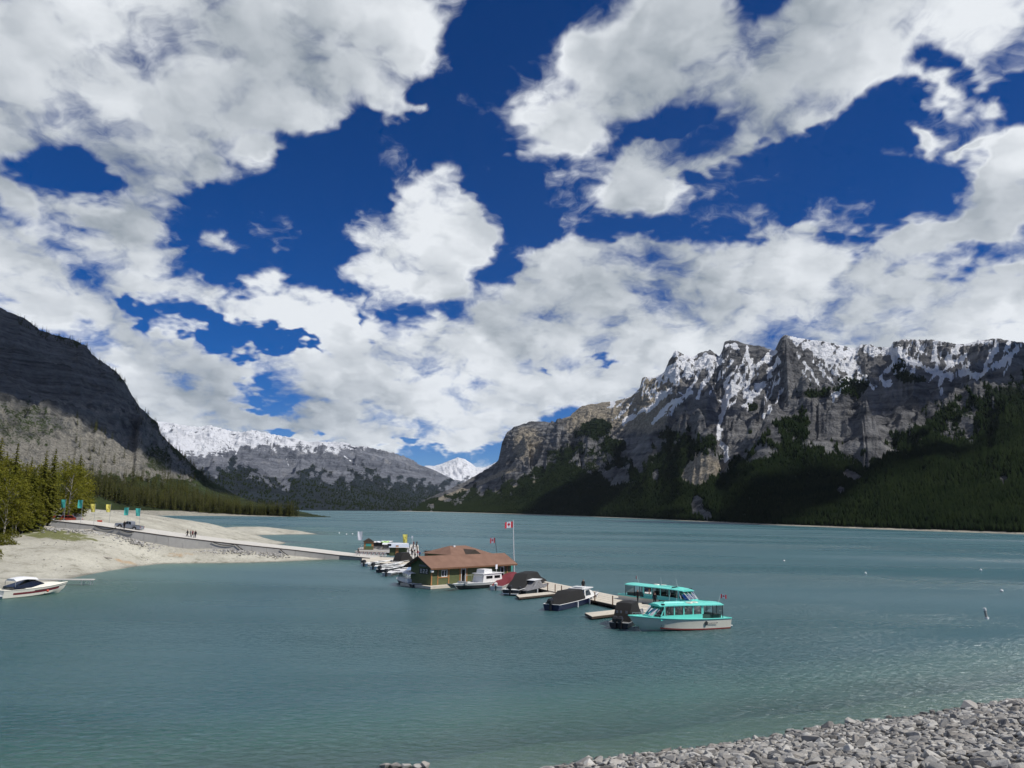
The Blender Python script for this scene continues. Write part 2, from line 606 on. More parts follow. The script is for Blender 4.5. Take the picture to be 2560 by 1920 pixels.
# --- right-hand massif
R_SKY = [(900, 1279), (950, 1279), (990, 1274), (1030, 1261), (1071, 1246), (1110, 1229), (1153, 1209), (1190, 1189), (1225, 1168), (1240, 1157), (1246, 1151), (1255, 1106), (1267, 1082),
         (1285, 1067), (1327, 1053), (1354, 1052), (1388, 1055), (1394, 1047), (1421, 1043), (1451, 1016), (1490, 1007), (1541, 998), (1577, 989), (1599, 968),
         (1605, 943), (1614, 939), (1635, 940), (1662, 928), (1668, 910), (1686, 880), (1692, 877), (1710, 883), (1734, 891), (1749, 882), (1776, 876), (1798, 891),
         (1807, 874), (1811, 855), (1825, 850), (1843, 852), (1867, 861), (1900, 865), (1936, 877), (1942, 867), (1952, 844), (1963, 837), (1977, 841), (2025, 850),
         (2050, 852), (2091, 860), (2138, 871), (2151, 861), (2173, 861), (2195, 867), (2227, 869), (2233, 855), (2259, 848), (2335, 850), (2379, 858), (2414, 857),
         (2452, 850), (2490, 844), (2525, 847), (2560, 853), (2760, 900)]
R_SHORE = [(900, 3000), (1000, 3050), (1100, 3050), (1240, 2700), (1500, 1900), (1700, 1400), (1900, 1080), (2200, 920), (2560, 850), (2760, 820)]
R_RIDGE = [(900, 4300), (1240, 4300), (1400, 3900), (1700, 3500), (1960, 3300), (2300, 3100), (2760, 2900)]
R_CRESTS = [
    ([(1000, 1279), (1150, 1258), (1240, 1222), (1306, 1178), (1340, 1137), (1370, 1085), (1394, 1049), (1420, 1060), (1450, 1120), (1480, 1200), (1500, 1260)], 338, .9, 1.3),
    ([(1480, 1270), (1540, 1190), (1600, 1120), (1662, 1046), (1704, 1007), (1740, 1030), (1790, 1090), (1815, 1150), (1830, 1230)], 429, .75, 1.0),
    ([(1600, 1010), (1660, 985), (1734, 931), (1770, 960), (1800, 1010)], 208, 1.2, 1.2),
    ([(1840, 1130), (1892, 1054), (1930, 985), (1960, 930), (1966, 860), (1985, 900), (2030, 960), (2070, 1010)], 195, 1.2, 1.2),
    ([(1790, 1250), (1830, 1160), (1880, 1090), (1940, 1030), (2018, 981), (2060, 992), (2091, 1005), (2145, 1029), (2200, 1065), (2260, 1110), (2290, 1180)], 390, .8, 1.0),
    ([(2140, 1010), (2180, 955), (2230, 930), (2290, 945), (2330, 985), (2350, 1040)], 169, 1.0, 1.0),
    ([(2060, 1260), (2140, 1190), (2271, 1098), (2328, 1022), (2414, 985), (2461, 988), (2520, 1010), (2600, 1035), (2760, 1110)], 494, .75, .9),
    ([(2360, 1010), (2404, 972), (2470, 925), (2530, 885), (2570, 880), (2760, 880)], 260, 1.0, 1.0),
    ([(1640, 985), (1668, 930), (1690, 882), (1715, 905), (1740, 960)], 78, 1.2, 1.2),
    ([(1760, 1010), (1790, 940), (1812, 864), (1825, 855), (1860, 900), (1890, 960), (1905, 1010)], 117, 1.2, 1.2),
    ([(2120, 960), (2150, 900), (2160, 868), (2185, 890), (2220, 940)], 91, 1.2, 1.2),
    ([(2200, 985), (2230, 900), (2245, 858), (2300, 880), (2360, 930), (2400, 990)], 117, 1.2, 1.2),
    ([(2400, 985), (2450, 910), (2488, 852), (2530, 880), (2570, 940)], 117, 1.2, 1.2),
    ([(1230, 1200), (1250, 1120), (1268, 1086), (1300, 1095), (1330, 1135), (1345, 1180)], 286, 1.6, 1.2),
    ([(1440, 1165), (1470, 1105), (1500, 1080), (1530, 1110), (1560, 1160)], 260, .8, 1.0),
    ([(1560, 1060), (1600, 1010), (1640, 985), (1680, 1010), (1700, 1060)], 78, 1.0, 1.0),
]
mr = massif('r', 905, 2740, 800, 400, R_SHORE, R_RIDGE, R_SKY, lambda t: 0.74 * t + 0.26 * t ** 2.2, R_CRESTS, 3, 56, 480., (44., 12.), 12., slant=250.)
u, v, hh = mr['u'], mr['v'], mr['h']
nrm = slope_of(mr)
R_SNOW = [
    ([(1668, 977), (1629, 1013), (1593, 1031), (1559, 1058)], 8), ([(1611, 983), (1710, 984)], 4), ([(1728, 983), (1686, 1001), (1665, 1019), (1629, 1058)], 7),
    ([(1825, 959), (1810, 1001), (1804, 1049), (1795, 1085), (1813, 1121), (1816, 1148)], 7), ([(1843, 947), (1819, 983), (1810, 1013)], 8),
    ([(1867, 877), (1879, 919), (1876, 941), (1828, 989)], 6), ([(1900, 910), (1858, 974)], 9), ([(1879, 983), (1867, 1016)], 12),
    ([(1672, 935), (1720, 915), (1790, 902)], 17), ([(1680, 950), (1740, 935)], 9), ([(1700, 890), (1760, 895), (1795, 900)], 10), ([(1630, 945), (1665, 950)], 6),
    ([(1980, 844), (2037, 877), (2069, 902), (2113, 924), (2129, 934), (2110, 959), (2082, 997)], 8), ([(2000, 850), (2060, 868), (2140, 884)], 17),
    ([(2060, 885), (2130, 912)], 17), ([(2233, 890), (2243, 905), (2214, 928), (2205, 947), (2224, 962)], 7), ([(2164, 869), (2240, 876), (2249, 896)], 15),
    ([(2265, 896), (2319, 921), (2379, 937)], 8), ([(2341, 855), (2335, 899)], 7), ([(2290, 855), (2310, 885)], 6), ([(2392, 867), (2373, 902), (2411, 912)], 9),
    ([(2493, 858), (2474, 890), (2455, 931)], 7), ([(2553, 864), (2525, 886), (2509, 909), (2461, 928)], 7), ([(2398, 928), (2445, 940)], 9),
    ([(2347, 937), (2354, 969), (2355, 1000)], 5), ([(1860, 972), (1882, 931), (1933, 883)], 8), ([(1873, 997), (1917, 947), (1945, 902)], 8),
    ([(1907, 1045), (1942, 997), (1961, 972)], 4), ([(2006, 899), (2015, 921)], 5), ([(2047, 905), (2088, 931), (2104, 953)], 6), ([(2420, 860), (2490, 850)], 5),
    ([(1812, 862), (1850, 872)], 6), ([(1690, 882), (1705, 888)], 6), ([(2110, 945), (2150, 950)], 6),
]
jit = fbm(u / 26, v / 26, 4, 77)
rs = random.Random(4)
for (xa, xb, ya, yb, slant, n_) in [(1790, 1960, 870, 960, -.55, 18), (1580, 1740, 930, 1000, -1.0, 12), (2250, 2560, 850, 905, -.5, 16), (1980, 2140, 870, 930, .8, 10), (1660, 1800, 885, 930, -.6, 9)]:
    for _ in range(n_):
        x0_, y0_ = rs.uniform(xa, xb), rs.uniform(ya, yb)
        l_ = rs.uniform(25, 80)
        R_SNOW.append(([(x0_, y0_), (x0_ + slant * l_ * .5 + rs.uniform(-6, 6), y0_ + l_ * .5), (x0_ + slant * l_, y0_ + l_)], rs.uniform(1.6, 4.0)))
snow_r = stroke_mask(u + 7 * fbm(u / 24, v / 30, 4, 12), v + 6 * fbm(u / 20, v / 24, 4, 15), R_SNOW, np.clip(.95 + 1.1 * fbm((u + v * .6) / 16, (v - u * .2) / 22, 3, 19), .15, 1.6)) * .85
line = interp_px([(900, 850), (1600, 930), (1700, 900), (1900, 880), (2100, 905), (2300, 900), (2560, 900)], mr['A'])[:, None]
snow_r = np.maximum(snow_r, np.clip((line - v) / 55 - .22, -.4, .42) * (.35 + .65 * sstep(.45, .8, nrm[..., 2])) + jit * .20)
tree_line = interp_px([(900, 1250), (980, 1250), (1100, 1235), (1240, 1202), (1330, 1165), (1400, 1100), (1450, 1062), (1530, 1075), (1570, 1140), (1620, 1105), (1660, 1050),
                       (1720, 1050), (1790, 1095), (1820, 1150), (1870, 1100), (1960, 1075), (2010, 1000), (2060, 1095), (2120, 1120), (2200, 1130), (2270, 1085),
                       (2330, 1022), (2420, 975), (2560, 930), (2760, 930)], mr['A'])[:, None]
forest_r = np.clip(0.5 + (v - tree_line - 22) / 50 + jit * .8, 0, 1.0)
forest_r = np.clip(forest_r - sstep(.70, .5, nrm[..., 2]) * .3, 0, 1)
for (cx, cyy, rx, ry, s) in [(1760, 1168, 55, 34, 1.1), (1735, 1195, 40, 22, .9), (1540, 1190, 40, 26, .8), (2132, 1190, 26, 18, 1.1), (2510, 1203, 15, 12, 1.1), (1742, 1265, 18, 30, .9), (1768, 1290, 16, 16, .8),
                             (2390, 1085, 60, 28, .55), (1605, 1120, 40, 60, .8), (1480, 1150, 60, 40, .5), (2100, 1230, 14, 18, .7), (1900, 1130, 40, 30, .4),
                             (2420, 1050, 20, 45, .5), (1640, 1190, 10, 26, .6), (2375, 1150, 14, 20, .5), (2040, 1105, 60, 20, .6), (2190, 1130, 40, 25, .5)]:
    q = np.hypot((u - cx) / rx, (v - cyy) / ry) + jit * .35
    forest_r -= s * sstep(1.15, .6, q)
for (cx, cyy, rx, ry, s) in [(1490, 1070, 45, 22, 1.0), (2130, 965, 45, 28, .9), (2250, 925, 26, 26, .9), (2290, 950, 30, 10, .8), (2040, 985, 40, 12, .8), (1960, 1060, 30, 14, .7), (2250, 1100, 30, 22, .8), (1540, 1115, 40, 16, .9), (1880, 1015, 18, 12, .7)]:
    q = np.hypot((u - cx) / rx, (v - cyy) / ry) + jit * .4
    forest_r += s * sstep(1.15, .6, q)
forest_r = np.where(hh > 1.45, np.clip(forest_r, 0, 1), -1.0)
scree_r = sstep(1380, 1440, u) * sstep(1760, 1600, u) * sstep(1110, 1050, v) + sstep(60, 20, np.hypot((u - 1320), (v - 1110) * .9)) * .8
scree_r = scree_r + sstep(1.3, .5, np.hypot((u - 1750) / 60, (v - 1175) / 45)) + (hh < 1.45) * 2
scree_r = scree_r + sstep(12, 4, np.abs(v - (1225 + (1240 - u) * .30) - 12)) * (u < 1400) * (u > 1150) * .9 + sstep(10, 3, np.abs(v - (1190 + (1240 - u) * .42))) * (u < 1290) * (u > 1080) * .9
MAT_R = mountain_material('rock_snow_forest', (0.045, 0.047, 0.053), (0.26, 0.26, 0.262), (0.36, 0.32, 0.255), 1.0, (0.010, 0.020, 0.007))
build_massif(mr, 'mountain', MAT_R, snow_r, forest_r, np.where(hh < 1.45, 2.0, np.clip(scree_r, 0, 1)))

# --- left-hand mountain
L_SKY = [(-160, 700), (0, 768), (20, 780), (60, 795), (100, 825), (140, 838), (180, 848), (215, 864), (232, 887), (260, 907), (290, 928), (312, 953), (330, 988), (350, 1018),
         (375, 1040), (395, 1056), (400, 1080), (420, 1104), (450, 1130), (490, 1170), (530, 1204), (560, 1220), (600, 1242), (640, 1256), (700, 1268), (745, 1277), (790, 1286), (830, 1291)]
L_SHORE = [(-160, 640), (170, 740), (300, 800), (450, 840), (600, 880), (790, 905), (830, 915)]
L_RIDGE = [(-160, 1750), (200, 1750), (400, 1600), (560, 1350), (700, 1080), (790, 960), (830, 950)]
L_CRESTS = [
    ([(250, 1290), (300, 1180), (330, 1110), (352, 1040), (362, 1030), (385, 1080), (420, 1150), (470, 1210), (540, 1262)], 60, 1.1, 1.3),
    ([(-60, 1120), (40, 1040), (120, 1010), (200, 1030), (260, 1080), (330, 1170)], 140, .6, .6),
]
ml = massif('l', -150, 826, 420, 300, L_SHORE, L_RIDGE, L_SKY, lambda t: 0.22 * t + 0.78 * t ** 1.35, L_CRESTS, 33, 16, 260., (40., 2.5), 3.5, back=300., fore=64., fsl=.075)
u, v, hh = ml['u'], ml['v'], ml['h']
nl = slope_of(ml)
jit = fbm(u / 20, v / 20, 4, 177)
crest_y = crest_tan(L_SKY, ml['A'])
top_band = interp_px([(p[0], p[1]) for p in L_SKY], ml['A'])[:, None]
forest_l = sstep(34, 12, v - top_band + jit * 10) * .75 * (u < 260) + sstep(18, 6, v - top_band + jit * 6) * .7
forest_l = np.maximum(forest_l, sstep(46, 16, v - top_band + jit * 22) * (u > 280) * .62)
forest_l = np.maximum(forest_l, sstep(1165, 1215, v + jit * 22 + (u - 300) * -.04))
forest_l = np.maximum(forest_l, .55 * sstep(1.3, .6, np.hypot((u - 395) / 40, (v - 1145) / 36) + jit * .4))
forest_l = np.maximum(forest_l, .45 * sstep(1.3, .6, np.hypot((u - 60) / 110, (v - 1060) / 60) + jit * .5))
forest_l = np.maximum(forest_l, .20)
fore_l = (hh < 4.3) & (ml['t'] < .12)
forest_l = np.where(fore_l, -1.0, np.clip(forest_l, 0, 1))
scree_l = .42 + jit * .4 + sstep(1060, 1120, v) * .4 - (v < 1000) * .6
scree_l = np.maximum(scree_l, 2.0 * fore_l)
MAT_L = mountain_material('rock_talus', (0.07, 0.071, 0.067), (0.225, 0.224, 0.21), (0.30, 0.285, 0.245), 2.6, (0.035, 0.05, 0.018))
build_massif(ml, 'mountain', MAT_L, np.zeros_like(u), forest_l, np.where(fore_l, 2.0, np.clip(scree_l, 0, 1)))

# --- far snowy range and the small white peak behind it
F_SKY = [(300, 1040), (395, 1053), (430, 1058), (470, 1066), (500, 1068), (525, 1063), (545, 1070), (580, 1078), (605, 1082), (630, 1075), (660, 1082), (700, 1090), (740, 1097),
         (770, 1105), (830, 1105), (865, 1107), (885, 1117), (910, 1115), (945, 1125), (985, 1133), (1020, 1145), (1050, 1160), (1080, 1170), (1110, 1185), (1140, 1200),
         (1160, 1210), (1200, 1235), (1280, 1268)]
F_CRESTS = [
    ([(440, 1250), (508, 1182), (540, 1155), (571, 1134), (610, 1152), (660, 1185), (705, 1207), (760, 1240)], 700, .6, .8),
    ([(660, 1240), (705, 1200), (735, 1170), (754, 1152), (790, 1165), (830, 1187), (900, 1218), (960, 1250)], 600, .6, .8),
    ([(840, 1200), (880, 1160), (905, 1150), (960, 1170), (1010, 1205), (1050, 1240)], 300, .7, .8),
    ([(560, 1274), (640, 1263), (720, 1256), (780, 1254), (860, 1262), (960, 1272)], 1500, .4, .5),
]
mf = massif('f', 330, 1290, 460, 240, [(300, 2300), (780, 2250), (1000, 3100), (1290, 3200)], [(300, 8200), (1290, 7600)], F_SKY,
            lambda t: 0.35 * t + 0.65 * t ** 1.5, F_CRESTS, 63, 120, 1500., (40., 14.), 14., back=1200.)
u, v = mf['u'], mf['v']
nf = slope_of(mf)
jit = fbm(u / 22, v / 22, 4, 277)
lineF = interp_px([(300, 1140), (500, 1135), (560, 1125), (700, 1118), (830, 1125), (900, 1122), (960, 1118), (1100, 1130), (1290, 1130)], mf['A'])[:, None]
snow_f = np.clip(.5 + (lineF - v) / 50, 0, .85) + jit * .30 - sstep(.8, .5, nf[..., 2]) * .3
snow_f = np.maximum(snow_f, stroke_mask(u, v, [([(545, 1120), (556, 1140)], 2), ([(715, 1145), (722, 1165)], 1.5), ([(860, 1140), (895, 1165)], 1.8), ([(500, 1110), (515, 1130)], 2), ([(600, 1110), (590, 1135)], 2)]) * .7)
snow_f *= sstep(1010, 900, u)
fl = interp_px([(300, 1190), (508, 1180), (571, 1140), (640, 1175), (705, 1205), (754, 1158), (830, 1190), (905, 1165), (1000, 1190), (1290, 1200)], mf['A'])[:, None]
forest_f = np.clip(.5 + (v - fl - 16) / 50 + jit * .7, 0, 1)
MAT_F = mountain_material('far_rock_snow', (0.10, 0.112, 0.14), (0.27, 0.285, 0.32), (0.33, 0.335, 0.35), .5, (0.017, 0.026, 0.034))  # blue of distance haze put into the rock and forest colours
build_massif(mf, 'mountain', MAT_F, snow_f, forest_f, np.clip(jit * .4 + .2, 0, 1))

P_SKY = [(1020, 1190), (1063, 1162), (1085, 1163), (1104, 1158), (1125, 1150), (1145, 1142), (1165, 1148), (1190, 1168), (1205, 1170), (1226, 1162), (1246, 1152), (1270, 1150), (1300, 1160)]
mp = massif('p', 1022, 1298, 150, 100, [(1000, 8200), (1300, 8200)], [(1000, 10500), (1300, 10500)], P_SKY, lambda t: .3 * t + .7 * t ** 1.3, [], 93, 90, 1100., (20., 16.), 16., back=1200.)
jit = fbm(mp['u'] / 14, mp['v'] / 14, 4, 377)
snow_p = np.clip(.62 + (1195 - mp['v']) / 60, 0, 1) + jit * .3
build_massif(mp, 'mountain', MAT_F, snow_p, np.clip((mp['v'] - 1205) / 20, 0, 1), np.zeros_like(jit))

# ------------------------------------------------------------------ beach, lake bed, water, rock embankment
RAMP = [(130, 1301, 7.95), (239, 1313, 7.1), (331, 1327, 6.1), (424, 1340, 5.1), (531, 1353, 4.04), (631, 1364, 3.1), (739, 1375, 2.1), (850, 1388, 0.95), (925, 1395, 0.62)]
RAMP_W = 9.0
ramp_pts = np.array([at(*p) for p in RAMP])
ctrl = []
for (px, py, z) in [(0, 1478, 0), (140, 1452, 0), (199, 1441, 0), (260, 1427, 0), (316, 1416, 0), (384, 1408, 0), (441, 1397, 0), (500, 1394, 0), (560, 1392, 0), (631, 1392, 0), (721, 1390, 0),
                    (0, 1345, 4.6), (0, 1400, 2.0), (100, 1380, 3.0), (200, 1385, 2.7), (300, 1372, 3.1), (60, 1322, 5.6),
                    (587, 1343, 0), (631, 1337, 0), (721, 1336, 0), (804, 1336, 0), (230, 1295, 7.9), (310, 1287, 8.6), (380, 1297, 7.6), (450, 1302, 6.6), (540, 1312, 4.9), (590, 1322, 3.0), (640, 1324, 2.0), (685, 1319, 2.3), (721, 1326, 1.0), (520, 1335, 3.4),
                    (700, 1345, -1.0), (640, 1352, -.6), (800, 1365, -2.2), (880, 1370, -2.5), (850, 1350, -2.5)]:
    ctrl.append(at(px, py, z))
for (px, py, z) in [(260, 1290, 0), (310, 1284, 0), (400, 1296, 0), (470, 1299, 0), (560, 1309, 0), (640, 1316, 0), (690, 1313, 0), (760, 1325, 0)]:
    p = at(px, py, 5 if px < 500 else 1.5)
    p[0] -= 4
    p[1] += 26
    p[2] = -.6
    ctrl.append(p)
    q = p.copy()
    q[1] += 40
    q[2] = -4
    ctrl.append(q)
for p in ramp_pts[:8]:
    ctrl.append((p[0], p[1] - .3, p[2] - 1.35))
    ctrl.append((p[0] + 1.5, p[1] + RAMP_W + .5, p[2] - .35))
for p in [(-100, 95, -1), (-130, 110, 2.5), (-170, 120, 5), (-160, 160, 8), (-140, 190, 9), (-200, 200, 10), (-260, 280, 10), (-180, 260, 8), (-150, 300, -2), (-220, 380, -4), (-30, 120, -5), (-45, 140, -4),
          (-20, 170, -5), (-30, 230, -5), (-50, 300, -5), (-60, 400, -5), (-150, 420, -5), (-20, 420, -5), (-300, 420, -5), (-300, 100, 9), (-330, 300, 10), (-60, 90, -3.5), (-30, 90, -5), (-85, 85, -1.5)]:
    ctrl.append(p)
ctrl = np.array(ctrl, float)
_c2 = ctrl[:, :2] / 100


def _tps(r2):
    return 0.5 * r2 * np.log(r2 + 1e-9)


_n = len(ctrl)
_K = _tps(((_c2[:, None] - _c2[None]) ** 2).sum(-1)) + np.eye(_n) * 0.004
_P = np.hstack([np.ones((_n, 1)), _c2])
_w = np.linalg.solve(np.block([[_K, _P], [_P.T, np.zeros((3, 3))]]), np.concatenate([ctrl[:, 2], np.zeros(3)]))


def beach_h(x, y):
    sh = np.shape(x)
    q = np.stack([np.ravel(x), np.ravel(y)], -1) / 100
    out = np.empty(len(q))
    for i in range(0, len(q), 20000):
        b = q[i:i + 20000]
        out[i:i + 20000] = _tps(((b[:, None] - _c2[None]) ** 2).sum(-1)) @ _w[:_n] + _w[_n] + b @ _w[_n + 1:]
    return np.clip(out.reshape(sh), -6, 11)


RA, RB = at(1440, 1914)[:2], at(2560, 1750)[:2]
RD = (RB - RA) / np.linalg.norm(RB - RA)
RN = np.array([RD[1], -RD[0]])
SLOPE = 0.27


def bank_h(x, y):
    s = (x - RA[0]) * RD[0] + (y - RA[1]) * RD[1]
    t = (x - RA[0]) * RN[0] + (y - RA[1]) * RN[1]
    t = t + 0.25 * np.sin(s * .4 + 1)
    z = np.where(t > -1, t * SLOPE, -SLOPE + (np.maximum(t, -7) + 1) * .13 + (np.minimum(t, -7) + 7) * .35)
    return np.clip(np.where(z > 10.3, 10.3, z), -5, 10.3)


# lake bed: one sheet out to the horizon
m, t, out = material('lake_bed')
co = t.new('ShaderNodeNewGeometry').outputs['Position']
principled(t, out, t.mix(t.noise(co, .8, 5.0, .6), (0.24, 0.22, 0.17), (0.40, 0.37, 0.29)), 0.9)
b = 30000.
ground = mesh_np('ground', [(-b, -b, -7), (b, -b, -7), (b, b, -7), (-b, b, -7)], [(0, 1, 2, 3)], m)
tag(ground, kind='structure')

# beach
m, t, out = material('silt_and_gravel')
co = t.new('ShaderNodeNewGeometry').outputs['Position']
n1 = t.noise(co, 0.09, 6.0, 0.6, .4)
n2 = t.noise(co, 1.6, 4.0, 0.65)
n3 = t.noise(co, 0.35, 5.0, 0.7)
c = t.mix(t.range(n1, .35, .65), (0.36, 0.343, 0.285), (0.50, 0.483, 0.405))
c = t.mix(t.range(n3, .52, .70), c, (0.25, 0.24, 0.185))
c = t.mix(t.range(n2, .58, .75), c, (0.55, 0.53, 0.47))
c = t.mix(t.math('MULTIPLY', t.range(n2, .42, .30), .6), c, (0.17, 0.16, 0.13))
gm = t.range(t.math('ADD', t.attr('grass'), t.math('MULTIPLY', t.math('SUBTRACT', n3, .5), 2.6)), .5, .8)
c = t.mix(gm, c, t.mix(n2, (0.11, 0.125, 0.045), (0.20, 0.20, 0.09)))
om = t.range(t.math('ADD', t.attr('ochre'), t.math('MULTIPLY', t.math('SUBTRACT', n3, .5), 2.0)), .4, .9)
c = t.mix(om, c, (0.40, 0.29, 0.18))
wet = t.attr('wet')
c = t.mix(wet, c, t.vmath('SCALE', c, scale=0.45))
principled(t, out, c, 0.92, 0, .2, bump(t, t.math('ADD', n2, t.math('MULTIPLY', n3, 2.0)), .7, .25))
gx, gy = np.linspace(-330, -12, 320), np.linspace(84, 470, 390)
X, Y = np.meshgrid(gx, gy, indexing='ij')
Z = beach_h(X, Y)
Z = Z + np.where(Z > -.3, np.clip((Z + .3) / 1.2, 0, 1) * (fbm(X / 9, Y / 9, 4, 301) * .22 + fbm(X / 30, Y / 30, 3, 311) * .3), 0)
# keep the sheet below the ramp deck
for a_, b_ in zip(ramp_pts[:-1], ramp_pts[1:]):
    tt_ = np.clip((X - a_[0]) / (b_[0] - a_[0]), 0, 1)
    yy = a_[1] + (b_[1] - a_[1]) * tt_
    zz = a_[2] + (b_[2] - a_[2]) * tt_
    inside = (X >= a_[0]) & (X < b_[0]) & (Y > yy - .4) & (Y < yy + RAMP_W + 1.6)
    Z = np.where(inside, np.minimum(Z, zz - .3), Z)
BU, BV = proj(X, Y, Z)
grass = sstep(1.2, .5, np.hypot((BU - 130) / 130, (BV - 1337 - (BU - 130) * .10) / 15)) + .8 * sstep(1.2, .5, np.hypot((BU - 40) / 110, (BV - 1322) / 12)) + .8 * (BU < 100) * (BV < 1325)
ochre = sstep(1.2, .4, np.hypot((BU - 310) / 45, (BV - 1404 - (BU - 310) * .22) / 6)) * .8 + sstep(1.2, .4, np.hypot((BU - 460) / 70, (BV - 1386) / 8)) * .55
wet = sstep(.22, .02, Z) * (Z > -6)
beach = mesh_np('beach', np.stack([X, Y, Z], -1).reshape(-1, 3), grid_faces(len(gx), len(gy)), m, True, {'grass': np.clip(grass, 0, 1), 'ochre': np.clip(ochre, 0, 1), 'wet': wet})
tag(beach, kind='structure')

# rock embankment: the bank itself, stones follow
m_gap, t, out = material('bank_rubble')
co = t.new('ShaderNodeNewGeometry').outputs['Position']
spq = t.new('ShaderNodeSeparateXYZ')
t.put(spq.inputs[0], co)
rub = t.mix(t.noise(co, 2.2, 6.0, .7), (0.05, 0.048, 0.045), (0.26, 0.25, 0.23))
silt = t.mix(t.noise(co, 1.5, 5.0, .65), (0.22, 0.20, 0.15), (0.46, 0.42, 0.33))
principled(t, out, t.mix(t.range(spq.outputs[2], -.30, -.05), silt, rub), 0.95, 0, .2, bump(t, t.noise(co, 5.0, 5.0, .7), 1, .15))
ss, tq = np.linspace(-60, 120, 150), np.linspace(-16, 60, 80)
SS, TT = np.meshgrid(ss, tq, indexing='ij')
X, Y = RA[0] + SS * RD[0] + TT * RN[0], RA[1] + SS * RD[1] + TT * RN[1]
Z = bank_h(X, Y) - .10 + fbm(X / 2, Y / 2, 3, 401) * .08
Z = np.where((np.hypot(X, Y) < 6), np.minimum(Z, 10.2), Z)
bank = mesh_np('rock_embankment', np.stack([X, Y, Z], -1).reshape(-1, 3), grid_faces(150, 80), m_gap, True)
tag(bank, kind='structure')

# water
m, t, out = material('lake_water')
geo = t.new('ShaderNodeNewGeometry')
co = geo.outputs['Position']
depth = t.attr('depth')
sh = t.math('POWER', 2.718, t.math('MULTIPLY', depth, -0.85))
shallow = t.math('MULTIPLY', sh, 0.9)
patch = t.noise(t.mapping(co, scale=(.006, .018, 1)), 1.0, 4.0, .6, .5)
streak = t.noise(t.mapping(co, scale=(.0022, .012, 1)), 1.0, 3.0, .6)
w1 = t.noise(t.mapping(co, rot=(0, 0, math.radians(38)), scale=(1.3, 2.3, 1)), 1.0, 4.0, .65, .8)
w2 = t.noise(t.mapping(co, rot=(0, 0, math.radians(12)), scale=(.16, .42, 1)), 1.0, 2.0, .5, .3)
w3 = t.noise(t.mapping(co, rot=(0, 0, math.radians(-35)), scale=(.05, .11, 1)), 1.0, 2.0, .5)
hgt = t.math('ADD', t.math('MULTIPLY', w1, 1.3), t.math('ADD', t.math('MULTIPLY', w2, 1.3), t.math('MULTIPLY', w3, 1.2)))
bn = t.new('ShaderNodeBump')
bn.inputs['Distance'].default_value = 0.50
t.put(bn.inputs['Strength'], t.range(patch, .36, .64, .3, 1.15))
t.put(bn.inputs['Height'], hgt)
gl = t.new('ShaderNodeBsdfGlossy')
gl.inputs['Color'].default_value = (0.92, 0.97, 1.0, 1)
t.put(gl.inputs['Roughness'], t.range(streak, .35, .65, .20, .36))
t.put(gl.inputs['Normal'], bn.outputs[0])
df = t.new('ShaderNodeBsdfDiffuse')
deepc = t.mix(t.range(depth, .3, 4.6), (0.050, 0.165, 0.110), (0.003, 0.082, 0.080))
t.put(df.inputs['Color'], deepc)
t.put(df.inputs['Normal'], bn.outputs[0])
tr = t.new('ShaderNodeBsdfTransparent')
tr.inputs['Color'].default_value = (0.62, 0.84, 0.76, 1)
body = t.new('ShaderNodeMixShader')
t.put(body.inputs[0], shallow)
t.l.new(df.outputs[0], body.inputs[1])
t.l.new(tr.outputs[0], body.inputs[2])
fr = t.new('ShaderNodeFresnel')
fr.inputs['IOR'].default_value = 1.33
t.put(fr.inputs['Normal'], bn.outputs[0])
mx = t.new('ShaderNodeMixShader')
t.put(mx.inputs[0], t.math('MINIMUM', t.math('MULTIPLY', fr.outputs[0], .42), .36))
t.l.new(body.outputs[0], mx.inputs[1])
t.l.new(gl.outputs[0], mx.inputs[2])
t.l.new(mx.outputs[0], out.inputs[0])
th = np.concatenate([np.linspace(-math.pi, -.72, 24)[:-1], np.linspace(-.72, .72, 300), np.linspace(.72, math.pi, 24)[1:]])
rr = np.concatenate([[0.5, 15], np.geomspace(26, 520, 230), np.geomspace(560, 26000, 26)])
TH, RR = np.meshgrid(th, rr, indexing='ij')
X, Y = RR * np.sin(TH), RR * np.cos(TH)
bed = np.full(X.shape, -6.0)
nearL = (X > -330) & (X < -12) & (Y > 84) & (Y < 470)
bed[nearL] = np.maximum(bed[nearL], beach_h(X[nearL], Y[nearL]))
nearB = (RR < 160)
bed[nearB] = np.maximum(bed[nearB], bank_h(X[nearB], Y[nearB]))
V = np.stack([X, Y, np.zeros_like(X)], -1).reshape(-1, 3)
water = mesh_np('water', V, grid_faces(len(th), len(rr))[:, ::-1], m, True, {'depth': np.clip(-bed, 0, 10)})
tag(water, kind='structure')

